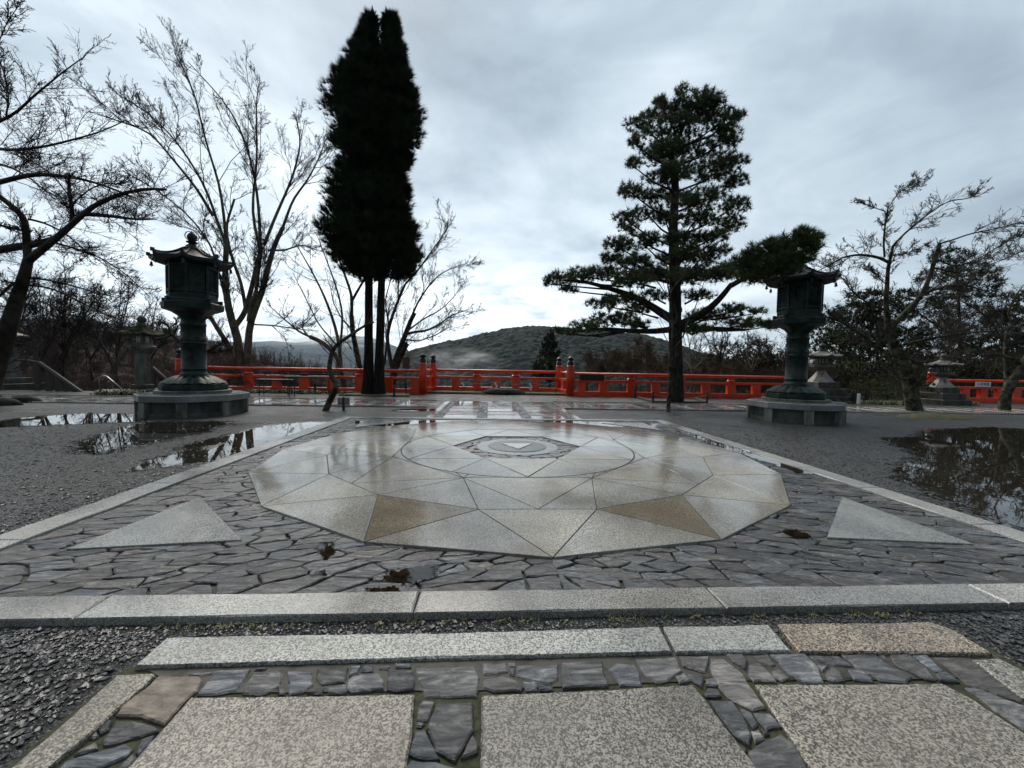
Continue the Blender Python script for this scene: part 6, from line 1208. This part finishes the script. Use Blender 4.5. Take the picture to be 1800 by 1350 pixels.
# rocks by the left pavement
for k, (px, py, r, l_) in enumerate(((8, 712, 0.30, 'rounded mossy rock at the left edge of the pavement'), (42, 707, 0.34, 'long low rock along the left pavement edge'), (-30, 700, 0.4, 'large boulder half outside the left edge'))):
    p = G(px, py); m = MB(); m.lathe((p[0], p[1], -0.05), [(r * .9, 0), (r, .06), (r * .8, .14), (r * .4, .19), (.01, .20)], 14, cap=False); m.v = [(p[0] + (a - p[0]) * random.uniform(.9, 1.12), p[1] + (b_ - p[1]) * 0.6, c * random.uniform(.9, 1.1)) for a, b_, c in m.v]; tag(m.build('rock', 'rock_dark', None, True), l_, 'rock')
# pale marker post and dark posts by the hedge
for px, h_, mt, l_, Y_ in ((1510, 0.34, 'paper', 'short white marker post before the clipped hedge', 7.6), (1524, 0.5, 'wood_dark', 'dark square post beside the white marker post', 7.9), (1502, 0.36, 'wood_dark', 'low dark post left of the white marker post', 7.9)):
    x = pxX(px, Y_); m = MB(); m.box((x, Y_, h_ / 2), (0.09 if mt != 'paper' else 0.06, 0.07, h_)); tag(m.build('marker_post', mt, None, bevel=0.005), l_, 'post')
# long-leaved clumps
def clump(px0, px1, Y_, n, h_, label, B=8):
    c = [(pxX(random.uniform(px0, px1), Y_) , Y_ + random.uniform(-.25, .25), 0.0) for _ in range(n)]; o = blades('leafy_clump', c, B, h_, 0.022, 'blade', None, 0.9, 1.1); tag(o, label, 'plants', None, 'stuff')
clump(178, 245, 7.55, 55, 0.24, 'yellow-green strap-leaved plants in front of the moss-capped lantern')
clump(430, 560, 9.1, 90, 0.20, 'strap-leaved plants along the foot of the left balustrade')
clump(560, 640, 9.15, 30, 0.15, 'sparse dry leaves between the bench and the cedar')
clump(1525, 1600, 7.75, 60, 0.20, 'pale green strap-leaved plants at the foot of the hedge')
clump(1690, 1712, 7.9, 14, 0.20, 'small pale leafy tuft beside the right stone lantern')
clump(1440, 1490, 7.9, 18, 0.14, 'thin grass by the platform of the right bronze lantern')
clump(255, 310, 8.9, 20, 0.2, 'weeds round the base of the moss-capped stone lantern')

# ------------------------------------------------------------------ mist on the hill and the air itself
def vol(name, loc, size, dens, scale, seed, label, aniso=0.3, th=(0.45, 0.75)):
    global nt, N, L
    m = bpy.data.materials.new(name); m.use_nodes = True; nt = m.node_tree; N = nt.nodes; L = nt.links; N.clear(); out = nn('ShaderNodeOutputMaterial'); v = nn('ShaderNodeVolumePrincipled'); L.new(v.outputs[0], out.inputs['Volume'])
    v.inputs['Color'].default_value = (0.95, 0.96, 0.98, 1); v.inputs['Anisotropy'].default_value = aniso
    tcx = nn('ShaderNodeTexCoord'); mp = nn('ShaderNodeMapping'); L.new(tcx.outputs['Object'], mp.inputs[0]); mp.inputs['Location'].default_value = (seed, seed * 2, 0)
    n_ = noise(mp.outputs[0], scale, 5, 0.62, 0.4); ln = nn('ShaderNodeVectorMath', operation='LENGTH'); L.new(tcx.outputs['Object'], ln.inputs[0])
    fall = ramp(ln.outputs['Value'], [(0.0, gray(1)), (1.0, gray(0))], 'EASE'); d = math_('MULTIPLY', math_('MULTIPLY', ramp(n_, [(th[0], gray(0)), (th[1], gray(1))]), fall), dens); L.new(d, v.inputs['Density'])
    me = bpy.data.meshes.new(name); mb_ = MB(); mb_.lathe((0, 0, 0), [(math.sin(a), -math.cos(a)) for a in np.linspace(0.05, math.pi - 0.05, 10)], 18); me.from_pydata(mb_.v, [], mb_.f); me.materials.append(m)
    o = bpy.data.objects.new(name, me); o.location = loc; o.scale = size; C.objects.link(o); return tag(o, label, 'mist', None, 'stuff')
def at_dist(px, py, D): d = ray(px, py); d = d / math.hypot(d[0], d[1]); return CAM + d * D
p = at_dist(812, 632, 560); vol('mist', p, (62, 40, 22), 0.05, 1.7, 3.0, 'thin wisp of mist drifting up the wooded hill')
p = at_dist(560, 598, 4000); vol('low_cloud', p, (900, 500, 80), 0.012, 2.6, 7.0, 'torn low cloud lying on the far blue mountains', th=(0.50, 0.70))
m = bpy.data.materials.new('haze'); m.use_nodes = True; nt = m.node_tree; N = nt.nodes; L = nt.links; N.clear(); out = nn('ShaderNodeOutputMaterial'); v = nn('ShaderNodeVolumePrincipled'); L.new(v.outputs[0], out.inputs['Volume'])
v.inputs['Color'].default_value = (0.72, 0.87, 1.0, 1); v.inputs['Density'].default_value = 0.00006; v.inputs['Anisotropy'].default_value = 0.2
mb_ = MB(); mb_.box((0, 0, 0), (17800, 11000, 1400)); me = bpy.data.meshes.new('haze'); me.from_pydata(mb_.v, [], mb_.f); me.materials.append(m); o = bpy.data.objects.new('haze', me); o.location = (0, 4400, 300); C.objects.link(o); tag(o, 'pale moist air in front of the distant hills', 'haze', None, 'stuff')
